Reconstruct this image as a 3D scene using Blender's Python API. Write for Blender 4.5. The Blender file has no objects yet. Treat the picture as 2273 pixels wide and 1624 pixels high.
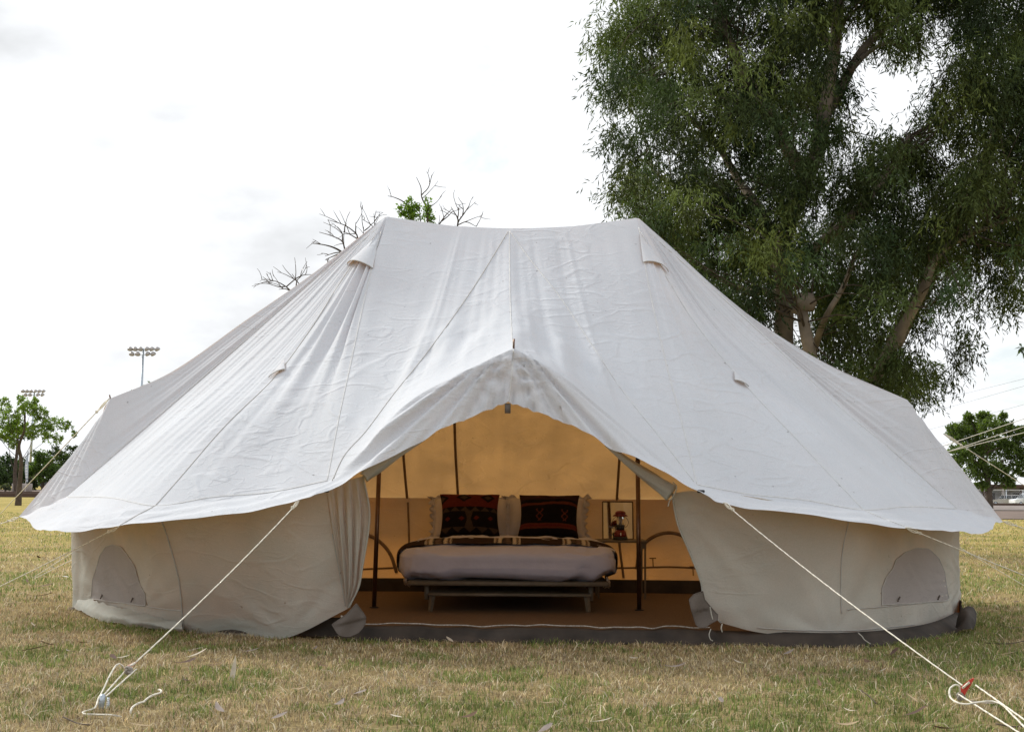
import bpy, math, random
import numpy as np
from mathutils import Vector, Matrix
from mathutils.bvhtree import BVHTree

rng = np.random.default_rng(7)
random.seed(11)
R = math.radians
scene = bpy.context.scene
COL = scene.collection

# ------------------------------------------------------------------ camera
FPX = 3170.0            # focal length measured on a 2273 x 1624 picture
CX, CY = 1136.5, 812.0
CAM = np.array([0.0, 0.0, 0.98])
PITCH = math.atan((1077 - 812) / FPX)
ROLL = R(0.40)
fw = np.array([0, math.cos(PITCH), math.sin(PITCH)])
r0 = np.array([1.0, 0, 0]); u0 = np.array([0, -math.sin(PITCH), math.cos(PITCH)])
rt = r0 * math.cos(ROLL) + u0 * math.sin(ROLL)
up = -r0 * math.sin(ROLL) + u0 * math.cos(ROLL)
cam_data = bpy.data.cameras.new('camera')
cam_data.sensor_width = 36.0
cam_data.lens = FPX / 2273.0 * 36.0
cam_data.clip_end = 3000
cam = bpy.data.objects.new('camera', cam_data)
cam.matrix_world = Matrix((( rt[0], up[0], -fw[0], CAM[0]), (rt[1], up[1], -fw[1], CAM[1]),
                           (rt[2], up[2], -fw[2], CAM[2]), (0, 0, 0, 1)))
COL.objects.link(cam)
scene.camera = cam

# ------------------------------------------------------------------ light
SUN_EL, SUN_AZ = 34.0, -54.0          # azimuth from +Y (behind the tent), negative = to the left
world = bpy.data.worlds.new('World'); scene.world = world
world.use_nodes = True
nt = world.node_tree; nt.nodes.clear()
N = nt.nodes.new; L = nt.links.new
out = N('ShaderNodeOutputWorld')
sky = N('ShaderNodeTexSky'); sky.sky_type = 'NISHITA'; sky.sun_disc = False
sky.sun_elevation = R(SUN_EL); sky.sun_rotation = R(SUN_AZ)
bg_sky = N('ShaderNodeBackground'); bg_sky.inputs['Strength'].default_value = 0.09
L(sky.outputs[0], bg_sky.inputs['Color'])
tc = N('ShaderNodeTexCoord')
mp = N('ShaderNodeMapping'); mp.inputs['Scale'].default_value = (1.0, 1.0, 2.6)
mp.inputs['Location'].default_value = (3.1, 0.4, 1.7)
L(tc.outputs['Generated'], mp.inputs['Vector'])
n1 = N('ShaderNodeTexNoise'); n1.inputs['Scale'].default_value = 3.2; n1.inputs['Detail'].default_value = 7
n1.inputs['Roughness'].default_value = 0.58; n1.inputs['Distortion'].default_value = 0.35
L(mp.outputs[0], n1.inputs['Vector'])
n2 = N('ShaderNodeTexNoise'); n2.inputs['Scale'].default_value = 5.5; n2.inputs['Detail'].default_value = 6
mp2 = N('ShaderNodeMapping'); mp2.inputs['Scale'].default_value = (1.0, 1.0, 2.2); mp2.inputs['Location'].default_value = (8.3, 2.2, 5.0)
L(tc.outputs['Generated'], mp2.inputs['Vector']); L(mp2.outputs[0], n2.inputs['Vector'])
cover = N('ShaderNodeMapRange'); cover.interpolation_type = 'SMOOTHSTEP'
cover.inputs['From Min'].default_value = 0.32; cover.inputs['From Max'].default_value = 0.42
cover.inputs['To Min'].default_value = 0.55; cover.inputs['To Max'].default_value = 1.0
L(n1.outputs['Fac'], cover.inputs['Value'])
grey = N('ShaderNodeMapRange'); grey.interpolation_type = 'SMOOTHSTEP'
grey.inputs['From Min'].default_value = 0.33; grey.inputs['From Max'].default_value = 0.52
grey.inputs['To Min'].default_value = 0.51; grey.inputs['To Max'].default_value = 0.68
L(n2.outputs['Fac'], grey.inputs['Value'])
bg_cl = N('ShaderNodeBackground'); bg_cl.inputs['Color'].default_value = (0.955, 0.975, 1.0, 1)
L(grey.outputs[0], bg_cl.inputs['Strength'])
mx = N('ShaderNodeMixShader')
L(cover.outputs[0], mx.inputs[0]); L(bg_sky.outputs[0], mx.inputs[1]); L(bg_cl.outputs[0], mx.inputs[2])
L(mx.outputs[0], out.inputs['Surface'])

sd = bpy.data.lights.new('sun', 'SUN'); sd.energy = 2.0; sd.angle = R(12); sd.color = (1.0, 0.95, 0.87)
sun = bpy.data.objects.new('sun', sd); COL.objects.link(sun)
sdir = Vector((math.sin(R(SUN_AZ)) * math.cos(R(SUN_EL)), math.cos(R(SUN_AZ)) * math.cos(R(SUN_EL)), math.sin(R(SUN_EL))))
sun.rotation_euler = sdir.to_track_quat('Z', 'Y').to_euler()
sun.location = sdir * 60

vs = scene.view_settings
vs.view_transform = 'Standard'; vs.look = 'None'; vs.gamma = 1.0; vs.exposure = 0.72; vs.use_curve_mapping = False
scene.cycles.max_bounces = 10
scene.cycles.diffuse_bounces = 6
scene.cycles.transmission_bounces = 6
scene.cycles.use_denoising = True

# ------------------------------------------------------------------ picture <-> place helpers
def ray(px, py):
    d = fw + rt * (px - CX) / FPX + up * (CY - py) / FPX
    return d
def P(px, py, Y):
    d = ray(px, py)
    return CAM + d * (Y / d[1])
def terrain(x, y):
    k = x / max(y, 1.0)
    k = min(max((k - 0.05) / 0.15, 0), 1); k = k * k * (3 - 2 * k)
    return -0.0098 * max(0.0, y - 62) * k
def G(px, py, z=0.0):
    d = ray(px, py)
    return CAM + d * ((z - CAM[2]) / d[2])
def project(p):
    d = np.asarray(p, float) - CAM
    w = d @ fw
    return CX + FPX * (d @ rt) / w, CY - FPX * (d @ up) / w

# ------------------------------------------------------------------ object helpers
ORG = {}
def thing(name, label, cat, loc, group=None):
    o = bpy.data.objects.new(name, None); COL.objects.link(o)
    o.empty_display_size = 0.1
    o.location = [float(c) for c in loc]; ORG[o.name] = np.array(loc, float)
    o['label'] = label; o['category'] = cat
    if group: o['group'] = group
    return o
def make(name, verts, faces, mat, parent=None, smooth=True, cols=None, uvs=None, origin=None):
    V = np.asarray(verts, float).reshape(-1, 3)
    if parent is not None: org = ORG[parent.name]
    elif origin is not None: org = np.array(origin, float)
    else: org = np.array([(V[:, 0].min() + V[:, 0].max()) / 2, (V[:, 1].min() + V[:, 1].max()) / 2, V[:, 2].min()])
    me = bpy.data.meshes.new(name)
    Vl = V - org
    if isinstance(faces, np.ndarray):
        nf, k = faces.shape
        me.vertices.add(len(Vl)); me.vertices.foreach_set('co', Vl.astype(np.float32).ravel())
        me.loops.add(nf * k); me.loops.foreach_set('vertex_index', faces.astype(np.int32).ravel())
        me.polygons.add(nf); me.polygons.foreach_set('loop_start', np.arange(0, nf * k, k, dtype=np.int32))
        me.polygons.foreach_set('loop_total', np.full(nf, k, dtype=np.int32))
        me.update(calc_edges=True)
    else:
        me.from_pydata([tuple(v) for v in Vl], [], [tuple(f) for f in faces]); me.update()
    if smooth: me.polygons.foreach_set('use_smooth', [True] * len(me.polygons))
    if cols is not None:
        a = me.color_attributes.new('tint', 'FLOAT_COLOR', 'POINT')
        c = np.asarray(cols, np.float32)
        if c.shape[1] == 3: c = np.hstack([c, np.ones((len(c), 1), np.float32)])
        a.data.foreach_set('color', c.ravel())
    if mat is not None: me.materials.append(mat)
    o = bpy.data.objects.new(name, me); COL.objects.link(o)
    if parent is not None:
        o.parent = parent; ORG[o.name] = org
    else:
        o.location = org; ORG[o.name] = org
    return o
def tag(o, label=None, cat=None, group=None, kind=None):
    if label: o['label'] = label
    if cat: o['category'] = cat
    if group: o['group'] = group
    if kind: o['kind'] = kind
    return o
def join(*parts):
    V, F, n = [], [], 0
    for v, f in parts:
        v = np.asarray(v, float).reshape(-1, 3)
        V.append(v); F += [tuple(int(i) + n for i in q) for q in f]; n += len(v)
    return np.vstack(V), F
def frames(pts):
    pts = np.asarray(pts, float); n = len(pts)
    T = np.gradient(pts, axis=0) if n > 2 else np.array([pts[1] - pts[0]] * 2)
    T /= np.linalg.norm(T, axis=1)[:, None] + 1e-12
    a = np.array([0, 0, 1.0]) if abs(T[0][2]) < 0.9 else np.array([1.0, 0, 0])
    A = np.zeros_like(pts); B = np.zeros_like(pts)
    for i in range(n):
        a = a - T[i] * (a @ T[i]); a /= np.linalg.norm(a) + 1e-12
        A[i] = a; B[i] = np.cross(T[i], a)
    return T, A, B
def tube(pts, rad, n=8, cap=True):
    pts = np.asarray(pts, float); T, A, B = frames(pts)
    rad = np.broadcast_to(np.asarray(rad, float), (len(pts),))
    ang = np.linspace(0, 2 * np.pi, n, endpoint=False)
    V = (pts[:, None, :] + rad[:, None, None] * (np.cos(ang)[None, :, None] * A[:, None, :] + np.sin(ang)[None, :, None] * B[:, None, :])).reshape(-1, 3)
    F = []
    for i in range(len(pts) - 1):
        for j in range(n):
            F.append((i * n + j, i * n + (j + 1) % n, (i + 1) * n + (j + 1) % n, (i + 1) * n + j))
    if cap:
        F.append(tuple(range(n - 1, -1, -1))); F.append(tuple((len(pts) - 1) * n + j for j in range(n)))
    return V, F
def box(c, s, rz=0.0, bev=0.0):
    c = np.array(c, float); s = np.array(s, float) / 2
    if bev <= 0:
        V = np.array([[x, y, z] for x in (-1, 1) for y in (-1, 1) for z in (-1, 1)], float) * s
        F = [(0, 1, 3, 2), (4, 6, 7, 5), (0, 4, 5, 1), (2, 3, 7, 6), (0, 2, 6, 4), (1, 5, 7, 3)]
    else:
        V, F = [], []
        b = bev
        ring = []
        for (sx, sy) in ((-1, -1), (1, -1), (1, 1), (-1, 1)):
            q = [(sx * s[0], sy * (s[1] - b)), (sx * (s[0] - b), sy * s[1])]
            if sx * sy < 0: q = q[::-1]
            ring += q
        def lay(z, k):
            return [(x * (1 - k / s[0]), y * (1 - k / s[1]), z) for x, y in ring]
        V = np.array(lay(-s[2], b) + lay(-s[2] + b, 0) + lay(s[2] - b, 0) + lay(s[2], b))
        F = [tuple(range(7, -1, -1)), tuple(range(24, 32))]
        for k in range(3):
            for j in range(8):
                F.append((k * 8 + j, k * 8 + (j + 1) % 8, (k + 1) * 8 + (j + 1) % 8, (k + 1) * 8 + j))
    ca, sa = math.cos(rz), math.sin(rz)
    V = V @ np.array([[ca, sa, 0], [-sa, ca, 0], [0, 0, 1]])
    return V + c, F
def lathe(prof, c, n=20):
    V, F = [], []
    for r, z in prof:
        for j in range(n):
            a = 2 * math.pi * j / n
            V.append((c[0] + r * math.cos(a), c[1] + r * math.sin(a), c[2] + z))
    for i in range(len(prof) - 1):
        for j in range(n):
            F.append((i * n + j, i * n + (j + 1) % n, (i + 1) * n + (j + 1) % n, (i + 1) * n + j))
    F.append(tuple(range(n - 1, -1, -1))); F.append(tuple((len(prof) - 1) * n + j for j in range(n)))
    return V, F
def gridfaces(nu, nv):
    i, j = np.meshgrid(np.arange(nu - 1), np.arange(nv - 1), indexing='ij')
    a = (i * nv + j).ravel()
    return np.stack([a, a + nv, a + nv + 1, a + 1], 1)
def spline(pts, n):
    pts = np.asarray(pts, float)
    d = np.r_[0, np.cumsum(np.linalg.norm(np.diff(pts, axis=0), axis=1) ** 0.5 + 1e-9)]
    t = np.linspace(0, d[-1], n)
    return hermite(d, pts, t)
def hermite(x, Y, t, crease=()):
    """interpolate Y (n, ...) at x by cubic Hermite with limited tangents"""
    x = np.asarray(x, float); Y = np.asarray(Y, float); n = len(x)
    h = np.diff(x); sl = np.diff(Y, axis=0) / h.reshape((-1,) + (1,) * (Y.ndim - 1))
    ML = np.zeros_like(Y); MR = np.zeros_like(Y)
    for i in range(n):
        if i == 0: m = sl[0]; ML[i] = MR[i] = m
        elif i == n - 1: ML[i] = MR[i] = sl[-1]
        elif i in crease: ML[i] = sl[i - 1]; MR[i] = sl[i]
        else:
            m = (sl[i - 1] * h[i] + sl[i] * h[i - 1]) / (h[i] + h[i - 1]); ML[i] = MR[i] = m
    k = np.clip(np.searchsorted(x, t, side='right') - 1, 0, n - 2)
    s = ((t - x[k]) / h[k]); sh = (-1,) + (1,) * (Y.ndim - 1)
    s_ = s.reshape(sh); hh = h[k].reshape(sh)
    return ((2 * s_**3 - 3 * s_**2 + 1) * Y[k] + (s_**3 - 2 * s_**2 + s_) * hh * MR[k]
            + (-2 * s_**3 + 3 * s_**2) * Y[k + 1] + (s_**3 - s_**2) * hh * ML[k + 1])
def bvh_of(V, F):
    return BVHTree.FromPolygons([Vector(v) for v in np.asarray(V)], [tuple(int(i) for i in f) for f in F])
def hit(bv, px, py, off=0.0):
    d = Vector(ray(px, py)).normalized()
    loc, nrm, idx, dist = bv.ray_cast(Vector(CAM), d, 400)
    if loc is None: return None
    if nrm.dot(d) > 0: nrm = -nrm
    return np.array(loc + nrm * off)

# ------------------------------------------------------------------ materials
def mat_new(name):
    m = bpy.data.materials.new(name); m.use_nodes = True
    t = m.node_tree; t.nodes.clear()
    return m, t, t.nodes.new, t.links.new
def simple(name, col, rough=0.6, metal=0.0, var=0.12, scale=18.0, bump=0.0, spec=0.5, vcol=False, transl=0.0, tcol=None):
    m, t, n, l = mat_new(name)
    o = n('ShaderNodeOutputMaterial'); b = n('ShaderNodeBsdfPrincipled')
    b.inputs['Roughness'].default_value = rough; b.inputs['Metallic'].default_value = metal
    b.inputs['Specular IOR Level'].default_value = spec
    tcn = n('ShaderNodeTexCoord')
    ns = n('ShaderNodeTexNoise'); ns.inputs['Scale'].default_value = scale; ns.inputs['Detail'].default_value = 5
    l(tcn.outputs['Object'], ns.inputs['Vector'])
    mr = n('ShaderNodeMapRange'); mr.inputs['From Min'].default_value = 0.3; mr.inputs['From Max'].default_value = 0.7
    mr.inputs['To Min'].default_value = 1 - var; mr.inputs['To Max'].default_value = 1 + var
    l(ns.outputs['Fac'], mr.inputs['Value'])
    mul = n('ShaderNodeMix'); mul.data_type = 'RGBA'; mul.blend_type = 'MULTIPLY'; mul.inputs[0].default_value = 1.0
    if vcol:
        at = n('ShaderNodeAttribute'); at.attribute_name = 'tint'
        l(at.outputs['Color'], mul.inputs[6])
    else:
        mul.inputs[6].default_value = (*col, 1)
    l(mr.outputs[0], mul.inputs[7]); l(mul.outputs[2], b.inputs['Base Color'])
    if bump > 0:
        bp = n('ShaderNodeBump'); bp.inputs['Strength'].default_value = bump; bp.inputs['Distance'].default_value = 0.02
        l(ns.outputs['Fac'], bp.inputs['Height']); l(bp.outputs[0], b.inputs['Normal'])
    if transl > 0:
        tr = n('ShaderNodeBsdfTranslucent')
        if tcol is None: l(mul.outputs[2], tr.inputs['Color'])
        else:
            m2 = n('ShaderNodeMix'); m2.data_type = 'RGBA'; m2.blend_type = 'MULTIPLY'; m2.inputs[0].default_value = 1.0
            l(mul.outputs[2], m2.inputs[6]); m2.inputs[7].default_value = (*tcol, 1); l(m2.outputs[2], tr.inputs['Color'])
        ms = n('ShaderNodeMixShader'); ms.inputs[0].default_value = transl
        l(b.outputs[0], ms.inputs[1]); l(tr.outputs[0], ms.inputs[2]); l(ms.outputs[0], o.inputs['Surface'])
    else:
        l(b.outputs[0], o.inputs['Surface'])
    return m

def canvas(name, base, tcol, transl, crumple=0.35, stain=0.0):
    m, t, n, l = mat_new(name)
    o = n('ShaderNodeOutputMaterial'); b = n('ShaderNodeBsdfPrincipled')
    b.inputs['Roughness'].default_value = 0.85; b.inputs['Specular IOR Level'].default_value = 0.15
    g = n('ShaderNodeNewGeometry')
    big = n('ShaderNodeTexNoise'); big.inputs['Scale'].default_value = 1.3; big.inputs['Detail'].default_value = 6
    l(g.outputs['Position'], big.inputs['Vector'])
    mr = n('ShaderNodeMapRange'); mr.inputs['From Min'].default_value = 0.3; mr.inputs['From Max'].default_value = 0.7
    mr.inputs['To Min'].default_value = 0.93 - stain; mr.inputs['To Max'].default_value = 1.03
    l(big.outputs['Fac'], mr.inputs['Value'])
    fine = n('ShaderNodeTexNoise'); fine.inputs['Scale'].default_value = 160; fine.inputs['Detail'].default_value = 2
    l(g.outputs['Position'], fine.inputs['Vector'])
    mr2 = n('ShaderNodeMapRange'); mr2.inputs['From Min'].default_value = 0.3; mr2.inputs['From Max'].default_value = 0.7
    mr2.inputs['To Min'].default_value = 0.93; mr2.inputs['To Max'].default_value = 1.07
    l(fine.outputs['Fac'], mr2.inputs['Value'])
    pr = n('ShaderNodeMath'); pr.operation = 'MULTIPLY'; l(mr.outputs[0], pr.inputs[0]); l(mr2.outputs[0], pr.inputs[1])
    # small specks of dirt
    sp = n('ShaderNodeTexNoise'); sp.inputs['Scale'].default_value = 24; sp.inputs['Detail'].default_value = 1
    l(g.outputs['Position'], sp.inputs['Vector'])
    spr = n('ShaderNodeMapRange'); spr.inputs['From Min'].default_value = 0.785; spr.inputs['From Max'].default_value = 0.81
    spr.inputs['To Min'].default_value = 1.0; spr.inputs['To Max'].default_value = 0.6
    l(sp.outputs['Fac'], spr.inputs['Value'])
    pr2 = n('ShaderNodeMath'); pr2.operation = 'MULTIPLY'; l(pr.outputs[0], pr2.inputs[0]); l(spr.outputs[0], pr2.inputs[1])
    mul = n('ShaderNodeMix'); mul.data_type = 'RGBA'; mul.blend_type = 'MULTIPLY'; mul.inputs[0].default_value = 1.0
    mul.inputs[6].default_value = (*base, 1); l(pr2.outputs[0], mul.inputs[7]); l(mul.outputs[2], b.inputs['Base Color'])
    # creases: ridged noise, two scales
    cm = n('ShaderNodeMapping'); cm.inputs['Scale'].default_value = (1.0, 1.0, 2.6); cm.inputs['Rotation'].default_value = (0.0, 0.35, 0.0)
    l(g.outputs['Position'], cm.inputs['Vector'])
    hs = []
    for sc, det, amp in ((2.2, 1, 1.0), (5.5, 2, 0.4)):
        w = n('ShaderNodeTexNoise'); w.inputs['Scale'].default_value = sc; w.inputs['Detail'].default_value = det
        w.inputs['Distortion'].default_value = 0.35
        l(cm.outputs[0], w.inputs['Vector'])
        s1 = n('ShaderNodeMath'); s1.operation = 'SUBTRACT'; l(w.outputs['Fac'], s1.inputs[0]); s1.inputs[1].default_value = 0.5
        a1 = n('ShaderNodeMath'); a1.operation = 'ABSOLUTE'; l(s1.outputs[0], a1.inputs[0])
        p1 = n('ShaderNodeMapRange'); p1.inputs['From Min'].default_value = 0.0; p1.inputs['From Max'].default_value = 0.05
        p1.inputs['To Min'].default_value = amp; p1.inputs['To Max'].default_value = 0.0; p1.interpolation_type = 'SMOOTHSTEP'
        l(a1.outputs[0], p1.inputs['Value'])
        hs.append(p1)
    ad = n('ShaderNodeMath'); ad.operation = 'ADD'; l(hs[0].outputs[0], ad.inputs[0]); l(hs[1].outputs[0], ad.inputs[1])
    msk = n('ShaderNodeTexNoise'); msk.inputs['Scale'].default_value = 0.9; msk.inputs['Detail'].default_value = 2
    l(g.outputs['Position'], msk.inputs['Vector'])
    mk = n('ShaderNodeMapRange'); mk.inputs['From Min'].default_value = 0.36; mk.inputs['From Max'].default_value = 0.58
    l(msk.outputs['Fac'], mk.inputs['Value'])
    mm = n('ShaderNodeMath'); mm.operation = 'MULTIPLY'; l(ad.outputs[0], mm.inputs[0]); l(mk.outputs[0], mm.inputs[1])
    bp = n('ShaderNodeBump'); bp.inputs['Strength'].default_value = crumple; bp.inputs['Distance'].default_value = 0.012
    l(mm.outputs[0], bp.inputs['Height'])
    bp2 = n('ShaderNodeBump'); bp2.inputs['Strength'].default_value = 0.10; bp2.inputs['Distance'].default_value = 0.004
    l(fine.outputs['Fac'], bp2.inputs['Height']); l(bp.outputs[0], bp2.inputs['Normal'])
    l(bp2.outputs[0], b.inputs['Normal'])
    tr = n('ShaderNodeBsdfTranslucent'); l(bp.outputs[0], tr.inputs['Normal'])
    m2 = n('ShaderNodeMix'); m2.data_type = 'RGBA'; m2.blend_type = 'MULTIPLY'; m2.inputs[0].default_value = 1.0
    m2.inputs[6].default_value = (*tcol, 1)
    mo = n('ShaderNodeTexNoise'); mo.inputs['Scale'].default_value = 3.3; mo.inputs['Detail'].default_value = 5; mo.inputs['Roughness'].default_value = 0.6
    l(g.outputs['Position'], mo.inputs['Vector'])
    mor = n('ShaderNodeMapRange'); mor.inputs['From Min'].default_value = 0.3; mor.inputs['From Max'].default_value = 0.7
    mor.inputs['To Min'].default_value = 0.72; mor.inputs['To Max'].default_value = 1.16; l(mo.outputs['Fac'], mor.inputs['Value'])
    l(mor.outputs[0], m2.inputs[7]); l(m2.outputs[2], tr.inputs['Color'])
    ms = n('ShaderNodeMixShader'); ms.inputs[0].default_value = transl
    l(b.outputs[0], ms.inputs[1]); l(tr.outputs[0], ms.inputs[2]); l(ms.outputs[0], o.inputs['Surface'])
    return m

M = {}
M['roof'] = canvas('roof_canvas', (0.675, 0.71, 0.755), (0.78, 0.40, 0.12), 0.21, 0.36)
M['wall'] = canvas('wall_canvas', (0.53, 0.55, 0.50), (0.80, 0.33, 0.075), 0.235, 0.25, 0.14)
M['seam'] = simple('seam_canvas', (0.42, 0.40, 0.37), 0.9)
M['seam_faint'] = simple('seam_stitching', (0.62, 0.61, 0.59), 0.9)
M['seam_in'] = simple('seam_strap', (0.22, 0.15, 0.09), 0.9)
M['mesh'] = canvas('window_mesh', (0.38, 0.35, 0.34), (0.5, 0.35, 0.2), 0.12, 0.2)
M['ground_sheet'] = simple('groundsheet_pvc', (0.042, 0.032, 0.025), 0.85, var=0.5, scale=6, bump=0.3)
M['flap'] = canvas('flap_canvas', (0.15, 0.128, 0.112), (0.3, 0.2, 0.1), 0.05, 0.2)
M['zip'] = simple('zip_tape', (0.33, 0.31, 0.28), 0.7, var=0.5, scale=90)
M['pole'] = simple('pole_steel', (0.16, 0.10, 0.07), 0.32, metal=0.85, var=0.2)
M['rope'] = simple('rope', (0.74, 0.70, 0.60), 0.9, vcol=True, var=0.1, scale=60)
M['red'] = simple('red_tensioner', (0.55, 0.05, 0.04), 0.45, var=0.15, scale=40)
M['pinkwhite'] = simple('sunglint_tensioner', (0.78, 0.42, 0.36), 0.5, var=0.25, scale=60)  # left runner: sun glint painted into the colour as washed-out pink
M['galv'] = simple('galvanised_steel', (0.42, 0.47, 0.52), 0.4, metal=0.7, var=0.25, scale=60, bump=0.2)
M['black'] = simple('black_plastic', (0.012, 0.012, 0.013), 0.5)
M['bark'] = simple('gum_bark', (0.21, 0.17, 0.13), 0.9, var=0.45, scale=3, bump=0.5)
M['darkbark'] = simple('dark_bark', (0.075, 0.055, 0.04), 0.95, var=0.35, scale=8, bump=0.4)
M['leaf'] = simple('leaf', (0.06, 0.09, 0.04), 0.5, vcol=True, var=0.15, scale=2, transl=0.2, tcol=(1.1, 1.2, 0.5), spec=0.12)
M['leafb'] = simple('broad_leaf', (0.08, 0.14, 0.03), 0.55, vcol=True, var=0.15, scale=2, transl=0.5, tcol=(1.2, 1.3, 0.5))
M['grass'] = simple('grass_blade', (0.3, 0.25, 0.1), 0.8, vcol=True, var=0.1, scale=3, transl=0.25, spec=0.2)
M['wood'] = simple('pale_wood', (0.155, 0.128, 0.09), 0.6, var=0.2, scale=9)
M['linen'] = simple('linen', (0.55, 0.55, 0.67), 0.9, var=0.05, scale=7, bump=0.55)
M['pillow'] = simple('pillow_linen', (0.52, 0.48, 0.46), 0.9, var=0.05, scale=8, bump=0.1)
M['print'] = simple('woven_wool', (0.1, 0.05, 0.04), 0.95, vcol=True, var=0.25, scale=120, bump=0.2, spec=0.1)
M['coir'] = simple('coir_matting', (0.15, 0.098, 0.058), 0.95, var=0.35, scale=140, bump=0.5)
M['gold'] = simple('mirror_frame', (0.12, 0.075, 0.04), 0.5, metal=0.3)
M['mirror'] = simple('mirror_glass', (0.85, 0.83, 0.78), 0.03, metal=1.0, var=0.02)
M['lantern_red'] = simple('lantern_enamel', (0.16, 0.008, 0.008), 0.35, var=0.1)
M['white'] = simple('white_paint', (0.75, 0.75, 0.74), 0.5, var=0.05)
M['concrete'] = simple('concrete', (0.33, 0.29, 0.26), 0.9, var=0.2, scale=3)
M['dirt'] = simple('dirt', (0.15, 0.105, 0.08), 0.95, var=0.35, scale=0.8)
M['brown_wall'] = simple('brown_fascia', (0.075, 0.045, 0.035), 0.8, var=0.2)
M['plaster'] = simple('grey_plaster', (0.34, 0.31, 0.33), 0.9, var=0.12, scale=1)
M['carpaint_silver'] = simple('silver_paint', (0.36, 0.34, 0.33), 0.35, metal=0.3, var=0.05)
M['carpaint_white'] = simple('white_car_paint', (0.70, 0.73, 0.78), 0.3, var=0.04)
M['carpaint_dark'] = simple('dark_car_paint', (0.03, 0.035, 0.05), 0.3, var=0.04)
M['carglass'] = simple('car_glass', (0.015, 0.018, 0.022), 0.1, var=0.05)
M['tyre'] = simple('tyre', (0.015, 0.015, 0.015), 0.9)
M['deadleaf'] = simple('dry_leaf', (0.3, 0.2, 0.12), 0.85, vcol=True, var=0.3, scale=20, transl=0.15)
def glassmat():
    m, t, n, l = mat_new('lantern_glass')
    o = n('ShaderNodeOutputMaterial'); b = n('ShaderNodeBsdfPrincipled')
    b.inputs['Base Color'].default_value = (0.9, 0.9, 0.88, 1); b.inputs['Roughness'].default_value = 0.08
    b.inputs['Transmission Weight'].default_value = 0.9; b.inputs['IOR'].default_value = 1.2
    l(b.outputs[0], o.inputs['Surface']); return m
M['glass'] = glassmat()

# value noise for python-side variation
def vnoise(x, y, s, seed=0):
    x = np.asarray(x, float) / s + seed * 17.3; y = np.asarray(y, float) / s + seed * 9.1
    xi = np.floor(x).astype(np.int64); yi = np.floor(y).astype(np.int64); fx = x - xi; fy = y - yi
    def h(a, b):
        v = (a * 374761393 + b * 668265263 + seed * 974711) & 0x7fffffff
        v = ((v ^ (v >> 13)) * 1274126177) & 0x7fffffff
        return (v ^ (v >> 16)) % 10007 / 10007.0
    fx = fx * fx * (3 - 2 * fx); fy = fy * fy * (3 - 2 * fy)
    return (h(xi, yi) * (1 - fx) + h(xi + 1, yi) * fx) * (1 - fy) + (h(xi, yi + 1) * (1 - fx) + h(xi + 1, yi + 1) * fx) * fy
def fnoise(x, y, s, seed=0):
    return 0.55 * vnoise(x, y, s, seed) + 0.3 * vnoise(x, y, s / 2.3, seed + 1) + 0.15 * vnoise(x, y, s / 5.1, seed + 2)

# ------------------------------------------------------------------ ground
def ground_mat():
    m, t, n, l = mat_new('lawn_ground')
    o = n('ShaderNodeOutputMaterial'); b = n('ShaderNodeBsdfPrincipled'); b.inputs['Roughness'].default_value = 0.95
    b.inputs['Specular IOR Level'].default_value = 0.1
    g = n('ShaderNodeNewGeometry')
    a = n('ShaderNodeTexNoise'); a.inputs['Scale'].default_value = 0.55; a.inputs['Detail'].default_value = 8; a.inputs['Roughness'].default_value = 0.65
    l(g.outputs['Position'], a.inputs['Vector'])
    f = n('ShaderNodeTexNoise'); f.inputs['Scale'].default_value = 22; f.inputs['Detail'].default_value = 6; f.inputs['Roughness'].default_value = 0.7
    l(g.outputs['Position'], f.inputs['Vector'])
    r1 = n('ShaderNodeValToRGB')
    e = r1.color_ramp.elements
    e[0].position = 0.36; e[0].color = (0.32, 0.275, 0.07, 1); e[1].position = 0.56; e[1].color = (0.50, 0.39, 0.125, 1)
    l(a.outputs['Fac'], r1.inputs[0])
    r2 = n('ShaderNodeMapRange'); r2.inputs['From Min'].default_value = 0.3; r2.inputs['From Max'].default_value = 0.7
    r2.inputs['To Min'].default_value = 0.38; r2.inputs['To Max'].default_value = 1.25
    l(f.outputs['Fac'], r2.inputs['Value'])
    mu = n('ShaderNodeMix'); mu.data_type = 'RGBA'; mu.blend_type = 'MULTIPLY'; mu.inputs[0].default_value = 1
    sx_ = n('ShaderNodeSeparateXYZ'); l(g.outputs['Position'], sx_.inputs[0])
    fr_ = n('ShaderNodeMapRange'); fr_.inputs['From Min'].default_value = 9.0; fr_.inputs['From Max'].default_value = 26.0; l(sx_.outputs['Y'], fr_.inputs['Value'])
    so_ = n('ShaderNodeMix'); so_.data_type = 'RGBA'; so_.inputs[6].default_value = (0.31, 0.24, 0.115, 1)
    l(fr_.outputs[0], so_.inputs[0]); l(r1.outputs[0], so_.inputs[7])
    l(so_.outputs[2], mu.inputs[6]); l(r2.outputs[0], mu.inputs[7]); l(mu.outputs[2], b.inputs['Base Color'])
    bp = n('ShaderNodeBump'); bp.inputs['Strength'].default_value = 0.6; bp.inputs['Distance'].default_value = 0.03
    l(f.outputs['Fac'], bp.inputs['Height']); l(bp.outputs[0], b.inputs['Normal'])
    l(b.outputs[0], o.inputs['Surface']); return m
M['ground'] = ground_mat()
ys = np.r_[np.linspace(-20, 5, 6), np.linspace(7, 60, 14), np.linspace(66, 320, 28), np.array([400, 600, 1000, 1800])]
xs = np.r_[np.array([-900, -500, -300]), np.linspace(-200, 200, 81), np.array([300, 500, 900])]
gv = np.array([[x, y, terrain(x, y)] for x in xs for y in ys])
lawn = tag(make('lawn', gv, gridfaces(len(xs), len(ys)), M['ground'], origin=(0, 0, 0)), 'dry yellow and green mown lawn around the tent', kind='structure')

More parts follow.
